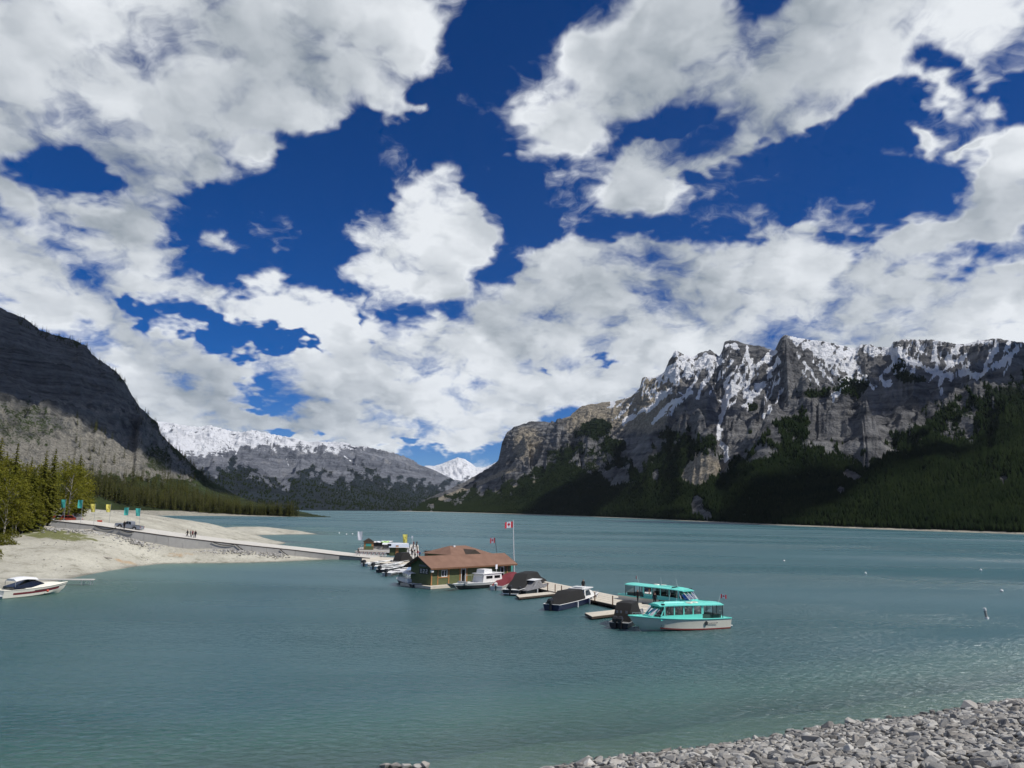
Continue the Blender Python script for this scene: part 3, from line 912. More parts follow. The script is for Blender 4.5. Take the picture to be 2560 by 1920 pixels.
# ------------------------------------------------------------------ mesh builder for things
class MB:
    def __init__(s):
        s.v, s.f, s.m = [], [], []
        s.slot = 0

    def add(s, vs, fs):
        o = len(s.v)
        s.v += [tuple(float(q) for q in p) for p in vs]
        s.f += [tuple(i + o for i in f) for f in fs]
        s.m += [s.slot] * len(fs)
        return s

    def box(s, c, d, rz=0.0, taper=1.0, M=None):
        hx, hy, hz = d[0] / 2, d[1] / 2, d[2] / 2
        vs = []
        for z, k in ((-hz, 1.0), (hz, taper)):
            for x, y in ((-hx, -hy), (hx, -hy), (hx, hy), (-hx, hy)):
                x, y = x * k, y * k
                X, Y = x * math.cos(rz) - y * math.sin(rz), x * math.sin(rz) + y * math.cos(rz)
                vs.append((c[0] + X, c[1] + Y, c[2] + z))
        return s.add(vs, [(3, 2, 1, 0), (4, 5, 6, 7), (0, 1, 5, 4), (1, 2, 6, 5), (2, 3, 7, 6), (3, 0, 4, 7)])

    def cyl(s, p0, p1, r0, r1=None, n=8, cap=True):
        r1 = r0 if r1 is None else r1
        a, b = Vector(p0), Vector(p1)
        d = (b - a).normalized()
        q = d.orthogonal().normalized()
        w = d.cross(q)
        vs = []
        for c, r in ((a, r0), (b, r1)):
            for i in range(n):
                t = 2 * math.pi * i / n
                vs.append(c + q * (r * math.cos(t)) + w * (r * math.sin(t)))
        fs = [(i, (i + 1) % n, n + (i + 1) % n, n + i) for i in range(n)]
        if cap:
            fs += [tuple(range(n - 1, -1, -1)), tuple(range(n, 2 * n))]
        return s.add(vs, fs)

    def tube(s, pts, r, n=6):
        for a, b in zip(pts[:-1], pts[1:]):
            s.cyl(a, b, r, r, n)
        return s

    def loft(s, secs, close=False, cap0=False, cap1=False):
        k = len(secs[0])
        vs = [p for sec in secs for p in sec]
        fs = []
        for i in range(len(secs) - 1):
            for j in range(k if close else k - 1):
                a, b = i * k + j, i * k + (j + 1) % k
                fs.append((a, b, b + k, a + k))
        if cap0:
            fs.append(tuple(range(k - 1, -1, -1)))
        if cap1:
            fs.append(tuple(range((len(secs) - 1) * k, len(secs) * k)))
        return s.add(vs, fs)

    def prism(s, poly, axis, a, b):
        """polygon in the two other axes, extruded along axis from a to b"""
        def mk(p, q):
            return {'x': (q, p[0], p[1]), 'y': (p[0], q, p[1]), 'z': (p[0], p[1], q)}[axis]
        n = len(poly)
        vs = [mk(p, a) for p in poly] + [mk(p, b) for p in poly]
        fs = [(i, (i + 1) % n, n + (i + 1) % n, n + i) for i in range(n)] + [tuple(range(n - 1, -1, -1)), tuple(range(n, 2 * n))]
        return s.add(vs, fs)

    def slab(s, pts, th):
        """flat polygon given by 3-D points, thickened along its normal"""
        P = [Vector(p) for p in pts]
        nn = (P[1] - P[0]).cross(P[2] - P[0]).normalized() * th
        k = len(P)
        vs = P + [p + nn for p in P]
        fs = [tuple(range(k - 1, -1, -1)), tuple(range(k, 2 * k))] + [(i, (i + 1) % k, k + (i + 1) % k, k + i) for i in range(k)]
        return s.add(vs, fs)

    def ball(s, c, r, n=8, sz=1.0):
        secs = []
        for i in range(n // 2 + 1):
            ph = math.pi * i / (n // 2)
            secs.append([(c[0] + r * math.sin(ph) * math.cos(2 * math.pi * j / n), c[1] + r * math.sin(ph) * math.sin(2 * math.pi * j / n), c[2] - r * sz * math.cos(ph)) for j in range(n)])
        return s.loft(secs, close=True)

    def ring(s, c, R, r, n=16, k=6, axis='z'):
        secs = []
        for i in range(n + 1):
            a = 2 * math.pi * i / n
            sec = []
            for j in range(k):
                b = 2 * math.pi * j / k
                p = ((R + r * math.cos(b)) * math.cos(a), (R + r * math.cos(b)) * math.sin(a), r * math.sin(b))
                p = p if axis == 'z' else (p[0], p[2], p[1])
                sec.append((c[0] + p[0], c[1] + p[1], c[2] + p[2]))
            secs.append(sec)
        return s.loft(secs, close=True)

    def mesh(s, name, mats, smooth=False):
        me = bpy.data.meshes.new(name)
        me.from_pydata(s.v, [], s.f)
        for q in (mats if isinstance(mats, (list, tuple)) else [mats]):
            me.materials.append(q)
        if any(s.m):
            me.polygons.foreach_set('material_index', s.m)
        if smooth:
            me.polygons.foreach_set('use_smooth', [True] * len(me.polygons))
        bm = bmesh.new()
        bm.from_mesh(me)
        bmesh.ops.remove_doubles(bm, verts=bm.verts, dist=1e-5)
        bmesh.ops.recalc_face_normals(bm, faces=bm.faces)
        bm.to_mesh(me)
        bm.free()
        if smooth:
            try:
                me.set_sharp_from_angle(angle=math.radians(40))
            except Exception:
                pass
        return me

    def build(s, name, mats, parent=None, smooth=False):
        o = bpy.data.objects.new(name, s.mesh(name, mats, smooth))
        col.objects.link(o)
        if parent:
            o.parent = parent
        return o


def thing(name, label, cat, loc=(0, 0, 0), rz=0.0, group=None, scale=1.0):
    o = bpy.data.objects.new(name, None)
    col.objects.link(o)
    o.empty_display_size = 0.2
    o.location = loc
    o.rotation_euler = (0, 0, rz)
    o.scale = (scale,) * 3
    return tag(o, label, cat, group)


def copy_tree(o, parent=None):
    kids = list(o.children)
    c = o.copy()
    col.objects.link(c)
    c.parent = parent
    for ch in kids:
        copy_tree(ch, c)
    return c


def span(pa, pb):
    """stern and bow pixels (x, y, z) -> middle, heading, length"""
    a, b_ = at(*pa), at(*pb)
    d = b_ - a
    return (*((a + b_)[:2] / 2), 0.0), math.atan2(d[1], d[0]), float(np.hypot(d[0], d[1]))


# ---- materials
M = {}
M['cream'] = paint('cream_gelcoat', (0.80, 0.77, 0.66), .35, wear=.10, scale=1.2)
M['white'] = paint('white_gelcoat', (0.78, 0.78, 0.76), .35, wear=.07, scale=1.5)
M['teal'] = paint('turquoise_paint', (0.17, 0.70, 0.60), .42, wear=.07, scale=1.0)
M['teal_dark'] = paint('deep_turquoise_paint', (0.05, 0.30, 0.25), .5, wear=.10)
M['red'] = paint('red_antifouling', (0.26, 0.035, 0.03), .6, wear=.2)
M['black'] = paint('black_plastic', (0.014, 0.014, 0.016), .45, wear=.2)
M['rubber'] = paint('black_rubber', (0.02, 0.02, 0.02), .8)
M['canvas_black'] = paint('black_canvas', (0.012, 0.0115, 0.011), .9, wear=.25, scale=2.5, bstr=.4)
M['canvas_grey'] = paint('grey_canvas', (0.20, 0.20, 0.21), .85, wear=.2, bstr=.4)
M['canvas_white'] = paint('white_canvas', (0.72, 0.73, 0.74), .8, wear=.08, bstr=.3)
M['canvas_red'] = paint('red_canvas', (0.16, 0.018, 0.026), .8, wear=.2, bstr=.4)
M['canvas_blue'] = paint('pale_blue_canvas', (0.18, 0.27, 0.42), .8, wear=.15, bstr=.4)
M['navy'] = paint('navy_paint', (0.012, 0.016, 0.055), .35, wear=.15)
M['dark_hull'] = paint('dark_hull_paint', (0.02, 0.022, 0.026), .4, wear=.2)
M['metal'] = paint('galvanised_metal', (0.42, 0.43, 0.44), .45, .6, wear=.15)
M['alu'] = paint('bare_aluminium', (0.42, 0.43, 0.42), .4, .5, wear=.2)
M['wood_dock'] = paint('weathered_dock_board', (0.58, 0.53, 0.44), .85, wear=.25, scale=1.5, bstr=.3)
M['wood_dark'] = paint('dark_timber', (0.055, 0.04, 0.03), .85, wear=.3)
M['wood_orange'] = paint('stained_cedar', (0.40, 0.19, 0.07), .6, wear=.22, scale=4)
M['wood_brown'] = paint('brown_timber', (0.16, 0.075, 0.035), .7, wear=.25, scale=4)
M['concrete'] = paint('concrete', (0.36, 0.35, 0.33), .9, wear=.25, scale=.35, bstr=.3)
M['concrete_pale'] = paint('pale_concrete', (0.55, 0.53, 0.48), .9, wear=.12, scale=.3)
M['float'] = paint('dock_float', (0.05, 0.05, 0.055), .7)
M['orange'] = paint('orange_plastic', (0.55, 0.07, 0.03), .5)
M['yellow'] = paint('yellow_cloth', (0.78, 0.70, 0.16), .8, wear=.06)
M['flag_teal'] = paint('teal_cloth', (0.06, 0.42, 0.38), .8, wear=.06)
M['flag_white'] = paint('white_cloth', (0.74, 0.75, 0.80), .8, wear=.05)
M['flag_red'] = paint('red_cloth', (0.50, 0.02, 0.04), .8, wear=.05)
M['ochre_mark'] = paint('ochre_print', (0.50, 0.34, 0.04), .8)
M['grey_paint'] = paint('silver_grey_car_paint', (0.30, 0.32, 0.36), .3, .35, wear=.06)
M['dark_red'] = paint('dark_red_car_paint', (0.30, 0.05, 0.03), .35, wear=.06)
M['green_seat'] = paint('dark_green_vinyl', (0.03, 0.07, 0.06), .6)
M['letters'] = paint('grey_white_lettering', (0.55, 0.55, 0.56), .6)
M['pink'] = paint('pale_pink_paint', (0.55, 0.40, 0.40), .6)
M['lime'] = paint('lime_plastic', (0.35, 0.62, 0.14), .45)

m, t, out = material('tinted_window')
gls, trn, dif = t.new('ShaderNodeBsdfGlossy'), t.new('ShaderNodeBsdfTransparent'), t.new('ShaderNodeBsdfDiffuse')
gls.inputs['Roughness'].default_value = .04
trn.inputs['Color'].default_value = (.42, .46, .46, 1)
fr = t.new('ShaderNodeFresnel')
fr.inputs['IOR'].default_value = 1.5
mx = t.new('ShaderNodeMixShader')
t.l.new(fr.outputs[0], mx.inputs[0])
t.l.new(trn.outputs[0], mx.inputs[1])
t.l.new(gls.outputs[0], mx.inputs[2])
t.l.new(mx.outputs[0], out.inputs[0])
M['glass'] = m
M['dark_glass'] = paint('dark_window_glass', (0.012, 0.013, 0.016), .12, wear=.05, spec=.8)


def lap_siding(name, c):
    m, t, out = material(name)
    co = t.new('ShaderNodeTexCoord').outputs['Object']
    sp = t.new('ShaderNodeSeparateXYZ')
    t.put(sp.inputs[0], co)
    saw = t.math('FRACT', t.math('MULTIPLY', sp.outputs[2], 5.2))
    n = t.noise(t.mapping(co, scale=(.6, .6, 9)), 2.0, 4.0, .6)
    cc = t.vmath('SCALE', c, scale=t.math('MULTIPLY_ADD', n, .7, .62))
    principled(t, out, cc, .75, 0, .3, bump(t, saw, .8, .03))
    return m


M['siding_green'] = lap_siding('olive_lap_siding', (0.12, 0.14, 0.065))
m, t, out = material('brown_shingles')
co = t.new('ShaderNodeTexCoord').outputs['Object']
n = t.noise(co, .55, 4.0, .6)
n2 = t.noise(t.mapping(co, scale=(3, 9, 9)), 1.5, 3.0, .6)
cc = t.mix(t.range(n, .3, .7), (0.19, 0.112, 0.08), (0.27, 0.165, 0.12))
cc = t.mix(t.math('MULTIPLY', t.range(n2, .35, .7), .5), cc, (0.16, 0.085, 0.06))
principled(t, out, cc, .9, 0, .2, bump(t, n2, .8, .03))
M['shingle'] = m


# ------------------------------------------------------------------ boats
def hull_sections(L, B, f0, f1, n=14, bowp=2.3, rake=.9, draft=.35, flare=.84):
    secs = []
    for i in range(n):
        s = (i / (n - 1)) ** .85
        x = -L / 2 + L * s
        hb = B / 2 * (1 - (max(0, s - .38) / .62) ** bowp) * (0.93 + .07 * min(1, s / .3))
        hb = max(hb, .015)
        zs = f0 + (f1 - f0) * s ** 2.0
        zk = -draft * (1 - s ** 5) + f1 * .25 * max(0, (s - .9) / .1) ** 2
        zc = .04 + (f1 * .42) * s ** 3
        hc = hb * flare * (1 - .35 * s ** 3)
        xk = x - rake * s ** 5
        xc = x - rake * .55 * s ** 5
        mid = ((x + xc) / 2, (hb * .5 + hc * .5) * (1 - .04 * s), (zs + zc) / 2)
        secs.append([(x, hb, zs), mid, (xc, hc, zc), (xk, 0, zk), (xc, -hc, zc), (mid[0], -mid[1], mid[2]), (x, -hb, zs)])
    return secs


def hull_part(parent, secs, mat, name='hull'):
    b = MB()
    b.loft(secs)
    b.add(secs[0], [tuple(range(7))])
    return b.build(name, mat, parent, True)


def deck_part(parent, secs, mat, name='deck', drop=.03, i0=0, i1=None, inset=.02):
    i1 = len(secs) if i1 is None else i1
    b = MB()
    b.loft([[(p[0][0], max(p[0][1] - inset, .005), p[0][2] - drop), (p[0][0], 0, p[0][2] - drop + .03), (p[0][0], -max(p[0][1] - inset, .005), p[0][2] - drop)] for p in secs[i0:i1]])
    return b.build(name, mat, parent)


def band_part(parent, secs, mat, name, z0, z1, off=.012, i0=0, i1=None, side=(1, -1)):
    """strip on the hull side between two fractions of the height from chine to sheer"""
    i1 = len(secs) if i1 is None else i1
    b = MB()
    for sg in side:
        rows = []
        for p in secs[i0:i1]:
            top, mid, ch = p[0], p[1], p[2]

            def pt(f):
                a, c_, w = (ch, mid, f / .5) if f < .5 else (mid, top, (f - .5) / .5)
                return (a[0] + (c_[0] - a[0]) * w + off * .4, sg * (a[1] + (c_[1] - a[1]) * w + off), a[2] + (c_[2] - a[2]) * w)
            rows.append([pt(z0), pt((z0 + z1) / 2), pt(z1)])
        b.loft(rows)
    return b.build(name, mat, parent)


def rail_part(parent, secs, mat, name='gunwale', r=.05):
    b = MB()
    for sg in (1, -1):
        b.tube([(p[0][0], sg * p[0][1], p[0][2]) for p in secs], r, 5)
    b.tube([(secs[0][0][0], secs[0][0][1], secs[0][0][2]), (secs[0][0][0], -secs[0][0][1], secs[0][0][2])], r, 5)
    return b.build(name, mat, parent)


def outboard(parent, x, y, z, s=1.0, cowl='black'):
    b = MB()
    b.box((x - .12 * s, y, z - .35 * s), (.2 * s, .16 * s, .9 * s))
    b.box((x - .22 * s, y, z - .80 * s), (.42 * s, .05 * s, .12 * s))
    b.cyl((x - .28 * s, y, z - .92 * s), (x + .12 * s, y, z - .92 * s), .07 * s, .04 * s, 6)
    o = b.build('outboard_motor', M['black'], parent)
    c = MB()
    c.loft([[(x - .42 * s, y - .17 * s, z), (x + .16 * s, y - .17 * s, z), (x + .16 * s, y + .17 * s, z), (x - .42 * s, y + .17 * s, z)],
            [(x - .46 * s, y - .2 * s, z + .28 * s), (x + .2 * s, y - .2 * s, z + .28 * s), (x + .2 * s, y + .2 * s, z + .28 * s), (x - .46 * s, y + .2 * s, z + .28 * s)],
            [(x - .30 * s, y - .13 * s, z + .46 * s), (x + .1 * s, y - .13 * s, z + .46 * s), (x + .1 * s, y + .13 * s, z + .46 * s), (x - .30 * s, y + .13 * s, z + .46 * s)]], True, True, True)
    c.build('cowl', M[cowl], o, False)
    return o


LEAF = [(0, 1), (.12, .78), (.3, .85), (.22, .4), (.48, .62), (.55, .5), (.9, .55), (.78, .32), (.98, .2), (.55, -.12), (.62, -.35), (.08, -.28), (.08, -.8)]
LEAF = LEAF + [(-x, y) for x, y in reversed(LEAF[1:])]


def canada_flag(parent, base, w, h, away=(-1, 0), name='flag'):
    """two red bars, a white field and a leaf, waving; base = top corner at the staff, away = horizontal direction it blows"""
    def P(s, q, off=0.0):
        wob = .06 * w * math.sin(s * 7) * s
        return (base[0] + away[0] * w * s - away[1] * (wob + off), base[1] + away[1] * w * s + away[0] * (wob + off), base[2] - h * q - .12 * w * s * s)
    b = MB()
    n = 12
    for i in range(n):
        s0, s1 = i / n, (i + 1) / n
        b.slot = 1 if (s0 < .25 or s0 >= .75) else 0
        b.add([P(s0, 0), P(s1, 0), P(s1, 1), P(s0, 1)], [(0, 1, 2, 3)])
    b.slot = 1
    for off in (.012, -.012):
        b.add([P(.5 + x * .19, .5 - y * .36, off) for x, y in LEAF], [tuple(range(len(LEAF)))])
    return b.build(name, [M['flag_white'], M['flag_red']], parent)


def tour_boat(label, pa, pb, logo=False):
    loc, rz, L = span(pa, pb)
    r = thing('tour_boat', label, 'tour boat', loc, rz, 'turquoise and white tour boats')
    L = L + .9
    B = 3.4
    sec = hull_sections(L, B, 1.12, 1.62, 18, 2.5, 1.3, .4, .86)
    hull_part(r, sec, M['cream'])
    band_part(r, sec, M['red'], 'boot_stripe', -.02, .10, .015, 0, 13)
    band_part(r, sec, M['teal'], 'sheer_band', .90, 1.0, .02, 0, 18)
    rail_part(r, sec, M['teal'], 'rub_rail', .06)
    deck_part(r, sec, M['teal'], 'deck', .02)
    x0, x1, xw = -L * .20, L * .20, L * .285      # cabin from, straight part to, windscreen foot
    hw = 1.24
    zb, zw, zr = 1.22, 1.62, 2.52
    b = MB()                                       # cabin coaming below the windows
    for sg in (1, -1):
        b.box(((x0 + x1 + .5) / 2, sg * hw, (zb + zw) / 2 - .05), (x1 - x0 + .5, .06, zw - zb + .1))
    b.slab([(x1 + .4, -hw, zb - .02), (xw + .3, -.62, zb + .12), (xw + .3, .62, zb + .12), (x1 + .4, hw, zb - .02)], .26)
    b.box((x0, 0, (zb + zw) / 2), (.06, 2 * hw, zw - zb))
    b.build('cabin_wall', M['teal'], r)
    xs = np.linspace(x0, x1, 5)
    for sg in (1, -1):
        for i, x in enumerate(xs):
            MB().box((x, sg * hw, (zw + zr) / 2), (.30 if i == 0 else .15, .07, zr - zw)).build('pillar', M['teal'], r)
        MB().cyl((x1 + .45, sg * hw, zw - .05), (x1 - .15, sg * (hw - .1), zr), .07, .06, 6).build('pillar', M['teal'] if logo else M['white'], r)
    for y in (-.70, 0, .70):
        MB().cyl((xw + .25 - abs(y) * .12, y, zb + .25), (x1 + .05, y * .95, zr), .05, .05, 6).build('screen_bar', M['teal'] if logo else M['white'], r)
    for sg in (1, -1):
        for i in range(4):
            a, c = xs[i] + .09 + (.06 if i == 0 else 0), xs[i + 1] - .09
            p = MB()
            if i == 3:
                p.add([(a, sg * (hw + .005), zw + .04), (c + .36, sg * (hw + .005), zw + .04), (c + .02, sg * (hw + .005), zr - .06), (a, sg * (hw + .005), zr - .06)], [(0, 1, 2, 3)])
            else:
                p.add([(a, sg * (hw + .005), zw + .04), (c, sg * (hw + .005), zw + .04), (c, sg * (hw + .005), zr - .06), (a, sg * (hw + .005), zr - .06)], [(0, 1, 2, 3)])
            w = p.build('window', M['glass'], r)
            f = MB()
            ee = [(a, zw + .04), (c, zw + .04), (c, zr - .06), (a, zr - .06)]
            for (q0, q1) in zip(ee, ee[1:] + ee[:1]):
                f.cyl((q0[0], sg * (hw + .01), q0[1]), (q1[0], sg * (hw + .01), q1[1]), .022, .022, 4)
            f.build('window_frame', M['black'], w)
    for ya, yb in ((-1.2, -.72), (-.68, -.03), (.03, .68), (.72, 1.2)):
        p = MB()

        def fx(y):
            return xw + .22 - max(0, abs(y) - .4) * .55
        p.add([(fx(ya), ya, zb + .28), (fx(yb), yb, zb + .28), (x1 + .08, yb * .96, zr - .04), (x1 + .08, ya * .96, zr - .04)], [(0, 1, 2, 3)])
        p.build('windscreen', M['glass'], r)
    b = MB()
    rs = []
    for x, w, z in ((-L * .43, 1.34, 2.52), (-L * .2, 1.42, 2.56), (0, 1.44, 2.62), (L * .17, 1.38, 2.62), (L * .235, 1.05, 2.54)):
        rs.append([(x, w, z), (x, w * .6, z + .13), (x, 0, z + .17), (x, -w * .6, z + .13), (x, -w, z), (x, -w, z - .09), (x, w, z - .09)])
    b.loft(rs, True, True, True)
    b.build('roof', M['teal'], r, True)
    b = MB()
    b.loft([[(x, .5, z), (x, .45, z + .07), (x, -.45, z + .07), (x, -.5, z)] for x, z in ((-L * .05, 2.76), (L * .16, 2.76))], False, True, True)
    b.build('roof_step', M['teal'], r)
    for x, y in ((-L * .42, 1.3), (-L * .42, -1.3), (-L * .31, 1.3), (-L * .31, -1.3), (-L * .42, 0.3)):
        MB().cyl((x, y, 1.05), (x, y, 2.5), .045, .045, 6).build('stern_post', M['black'], r)
    for sg in (1, -1):
        p = MB()
        p.add([(-L * .41, sg * 1.36, 1.5), (-L * .31, sg * 1.36, 1.5), (-L * .31, sg * 1.36, 2.4), (-L * .41, sg * 1.36, 2.4)], [(0, 1, 2, 3)])
        p.build('stern_screen', M['glass'], r)
    b = MB()
    b.box((-L * .31, 0, 1.32), (L * .2, 2.3, .35))
    b.build('stern_bench', M['green_seat'], r)
    for x in np.linspace(x0 + .6, x1 - .3, 5):
        for sg in (1, -1):
            s_ = MB()
            s_.box((x, sg * .75, 1.35), (.5, .95, .3))
            s_.box((x - .25, sg * .75, 1.68), (.10, .95, .45))
            s_.build('seat', M['green_seat'], r)
    for x, y in ((-L * .09, .75), (-L * .16, .55)):
        MB().ring((x, y, 2.74), .33, .07, 14, 5).build('life_ring', M['cream'], r)
    MB().box((L * .20, .95, 2.70), (.22, .35, .12)).build('roof_light', M['black'], r)
    MB().box((L * .12, -.6, 2.85), (.12, .9, .12)).build('roof_light', M['black'], r)
    MB().cyl((-L * .03, -.5, 2.6), (-L * .045, -.5, 3.9), .012, .008, 4).build('antenna', M['white'], r)
    MB().cyl((L * .1, .3, 2.7), (L * .08, .3, 3.8), .012, .008, 4).build('antenna', M['white'], r)
    b = MB()                                       # bow rail
    q = [(p[0][0] - .1, p[0][1] * .9, p[0][2] + .28) for p in sec[12:17]]
    for sg in (1, -1):
        b = MB()
        b.tube([(x, sg * y, z) for x, y, z in q], .018, 4)
        for x, y, z in q[::2]:
            b.cyl((x, sg * y, z), (x, sg * y, z - .3), .015, .015, 4)
        b.build('bow_rail', M['metal'], r)
    b = MB()
    b.box((-L / 2 - .22, 0, .28), (.45, 2.4, .08))
    b.build('swim_platform', M['white'], r)
    b = MB()
    b.cyl((-L * .40, .9, 2.6), (-L * .43, .9, 3.55), .018, .015, 5)
    st = b.build('flag_staff', M['white'], r)
    canada_flag(st, (-L * .43, .9, 3.55), .6, .42, (-.8, .6))
    if logo:
        for sg in (1, -1):
            b = MB()
            b.add([(-2.6 + .22 * math.cos(k * math.pi / 8), sg * (B / 2 * .965), .72 + .22 * math.sin(k * math.pi / 8)) for k in range(16)], [tuple(range(16))])
            b.build('emblem', M['dark_hull'], r)
            b = MB()
            for k in range(11):
                b.box((-2.95 - k * .115, sg * (B / 2 * .967), .70), (.075, .01, .10 if k % 3 else .14))
            b.build('lettering', M['canvas_grey'], r)
            for k in range(3):
                MB().box((L * .23 - k * .03, sg * 1.235 - sg * k * .03, .62 - k * .17), (.12, .02, .06)).build('draught_mark', M['dark_hull'], r)
    return r


def span_z(p):
    return at(*p)


tour_boat('near turquoise and cream tour boat with a round emblem on its hull', (1797, 1567, 0), (1580, 1579, 0), True)
tour_boat('far turquoise tour boat moored behind the near one, bow pointing away from the dock', (1572, 1506, 0), (1778, 1538, 0), False)


def open_boat(name, label, cat, pa, pb, B=2.1, f0=.6, f1=.85, hullm='white', group=None, deckm='white', motor=True, L=None, bands=None, motor_s=1.0, nmot=1, cowl='black'):
    loc, rz, L0 = span(pa, pb)
    L = L or L0
    r = thing(name, label, cat, loc, rz, group)
    sec = hull_sections(L, B, f0, f1, 12, 2.2, L * .08, .3, .84)
    hull_part(r, sec, M[hullm])
    deck_part(r, sec, M[deckm], 'deck', .06)
    rail_part(r, sec, M[deckm], 'gunwale', .04)
    for (nm, mt, z0, z1) in bands or []:
        band_part(r, sec, M[mt], nm, z0, z1)
    if motor:
        for k in range(nmot):
            outboard(r, -L / 2 - .12, (k - (nmot - 1) / 2) * .55, f0 + .12, motor_s, cowl)
    return r, L, sec


def tent(parent, x0, x1, xr0, xr1, hw, hr, z0, z1, mat, name='canopy'):
    """canvas stretched from the gunwale (x0..x1) to a ridge (xr0..xr1)"""
    b = MB()
    secs = []
    for f in np.linspace(0, 1, 7):
        xb = x0 + (x1 - x0) * f
        xr = xr0 + (xr1 - xr0) * f
        k = .55 + .45 * math.sin(math.pi * min(1, max(0, f)))
        zt = z0 + (z1 - z0) * min(1, .25 + 1.3 * math.sin(math.pi * (.08 + .84 * f)))
        secs.append([(xb, hw, z0), (xb * .6 + xr * .4, hw * .97, z0 + (zt - z0) * .45), (xr, hr, zt), (xr, 0, zt + .06), (xr, -hr, zt), (xb * .6 + xr * .4, -hw * .97, z0 + (zt - z0) * .45), (xb, -hw, z0)])
    b.loft(secs, False, True, True)
    return b.build(name, mat, parent, True)


def fenders(parent, secs, idx, side=-1):
    for i in idx:
        p = secs[i]
        y = p[0][1] + .12
        MB().cyl((p[0][0], side * y, p[0][2] - .05), (p[0][0], side * y, .02), .11, .10, 8).build('fender', M['white'], parent)


# navy cabin boat with a black canvas back
r, L, sec = open_boat('cabin_boat', 'navy motorboat with white cabin, black canvas aft cover and hanging white fenders', 'motorboat', (1378, 1527, 0), (1497, 1499, 0), 2.4, .75, 1.0, 'navy', motor_s=1.3, nmot=1)
tent(r, -L * .47, L * .02, -L * .33, L * .03, 1.12, .85, .72, 2.05, M['canvas_black'])
b = MB()
b.loft([[(L * .02, 1.05, .8), (L * .02, .95, 2.0), (L * .02, -.95, 2.0), (L * .02, -1.05, .8)], [(L * .16, .95, .85), (L * .13, .85, 2.0), (L * .13, -.85, 2.0), (L * .16, -.95, .85)], [(L * .30, .75, .92), (L * .20, .7, 1.75), (L * .20, -.7, 1.75), (L * .30, -.75, .92)]], False, True, True)
b.build('cabin', M['white'], r)
MB().box((L * .09, 0, 2.06), (L * .24, 2.0, .10)).build('cabin_roof', M['white'], r)
MB().box((L * .05, 0, 2.24), (L * .08, 1.4, .10)).build('roof_rack', M['white'], r)
for sg in (1, -1):
    p = MB()
    p.add([(L * .045, sg * 1.04, 1.18), (L * .165, sg * .985, 1.18), (L * .135, sg * .905, 1.85), (L * .045, sg * .985, 1.85)], [(0, 1, 2, 3)])
    p.build('cabin_window', M['dark_glass'], r)
p = MB()
p.add([(L * .285, .68, 1.08), (L * .285, -.68, 1.08), (L * .215, -.62, 1.72), (L * .215, .62, 1.72)], [(0, 1, 2, 3)])
p.build('windscreen', M['dark_glass'], r)
fenders(r, sec, (3, 6, 7, 9))
b = MB()
b.tube([(p[0][0], p[0][1] * .9, p[0][2] + .3) for p in sec[8:]], .018, 4)
b.tube([(p[0][0], -p[0][1] * .9, p[0][2] + .3) for p in sec[8:]], .018, 4)
b.build('bow_rail', M['metal'], r)

# small boat under a dark canopy beside the tour boat
r, L, sec = open_boat('covered_boat', 'small boat with black box canopy and big outboards beside the near tour boat bow', 'motorboat', (1546, 1572, 0), (1606, 1540, 0), 2.2, .6, .85, 'dark_hull', deckm='alu', motor_s=1.25, nmot=2)
tent(r, -L * .38, L * .12, -L * .34, L * .02, .95, .85, .62, 2.35, M['canvas_black'])
for y in (-.5, .1, .5):
    MB().box((-L * .375, y, 1.55), (.05, .2, .25)).build('clear_panel', M['canvas_grey'], r)
fenders(r, sec, (4, 7), -1)

# boat with a round white awning by the boathouse
r, L, sec = open_boat('awning_boat', 'small dark hulled boat with curved white awning by the boathouse gable', 'motorboat', (1043, 1469, 0), (991, 1456, 0), 1.9, .55, .75, 'dark_hull', deckm='white', motor=False)
b = MB()
b.loft([[(-L * .36 + L * .58 * f, .95, 1.75 + .25 * math.sin(math.pi * f)), (-L * .36 + L * .58 * f, .5, 2.02 + .32 * math.sin(math.pi * f)), (-L * .36 + L * .58 * f, -.5, 2.02 + .32 * math.sin(math.pi * f)), (-L * .36 + L * .58 * f, -.95, 1.75 + .25 * math.sin(math.pi * f))] for f in np.linspace(0, 1, 8)], False)
b.build('awning', M['canvas_white'], r, True)
for sg in (1, -1):
    for x in (-L * .33, -L * .08, L * .16):
        MB().cyl((x, sg * .92, .6), (x, sg * .93, 1.95), .035, .035, 6).build('awning_post', M['white'], r)
MB().box((0, 0, .85), (L * .5, 1.5, .5)).build('console', M['white'], r)
p = MB()
p.add([(L * .25, .7, .85), (L * .25, -.7, .85), (L * .16, -.75, 1.75), (L * .16, .75, 1.75)], [(0, 1, 2, 3)])
p.build('windscreen', M['glass'], r)

# white work boat in front of the boathouse
r, L, sec = open_boat('work_boat', 'white cabin work boat with black hull band moored along the boathouse front', 'boat', (1262, 1463, 0), (1132, 1476, 0), 2.6, .85, .95, 'dark_hull', deckm='white', motor=False)
band_part(r, sec, M['white'], 'white_band', .55, 1.0)
b = MB()
b.loft([[(-L * .34, 1.1, .85), (-L * .32, 1.02, 2.1), (-L * .32, -1.02, 2.1), (-L * .34, -1.1, .85)], [(L * .05, 1.1, .85), (L * .02, 1.02, 2.1), (L * .02, -1.02, 2.1), (L * .05, -1.1, .85)]], False, True, True)
b.build('cabin', M['white'], r)
MB().box((-L * .15, 0, 2.15), (L * .40, 2.3, .09)).build('cabin_roof', M['white'], r)
MB().box((-L * .08, 0, 2.5), (L * .16, 1.6, .6), taper=.92).build('flybridge', M['white'], r)
for sg in (1, -1):
    for xa, xb in ((-L * .29, -L * .18), (-L * .14, -L * .02)):
        p = MB()
        p.box(((xa + xb) / 2, sg * 1.065, 1.62), (xb - xa, .05, .42))
        p.build('cabin_window', M['dark_glass'], r)
b = MB()
b.box((L * .33, 0, .95), (.5, 1.6, .5))
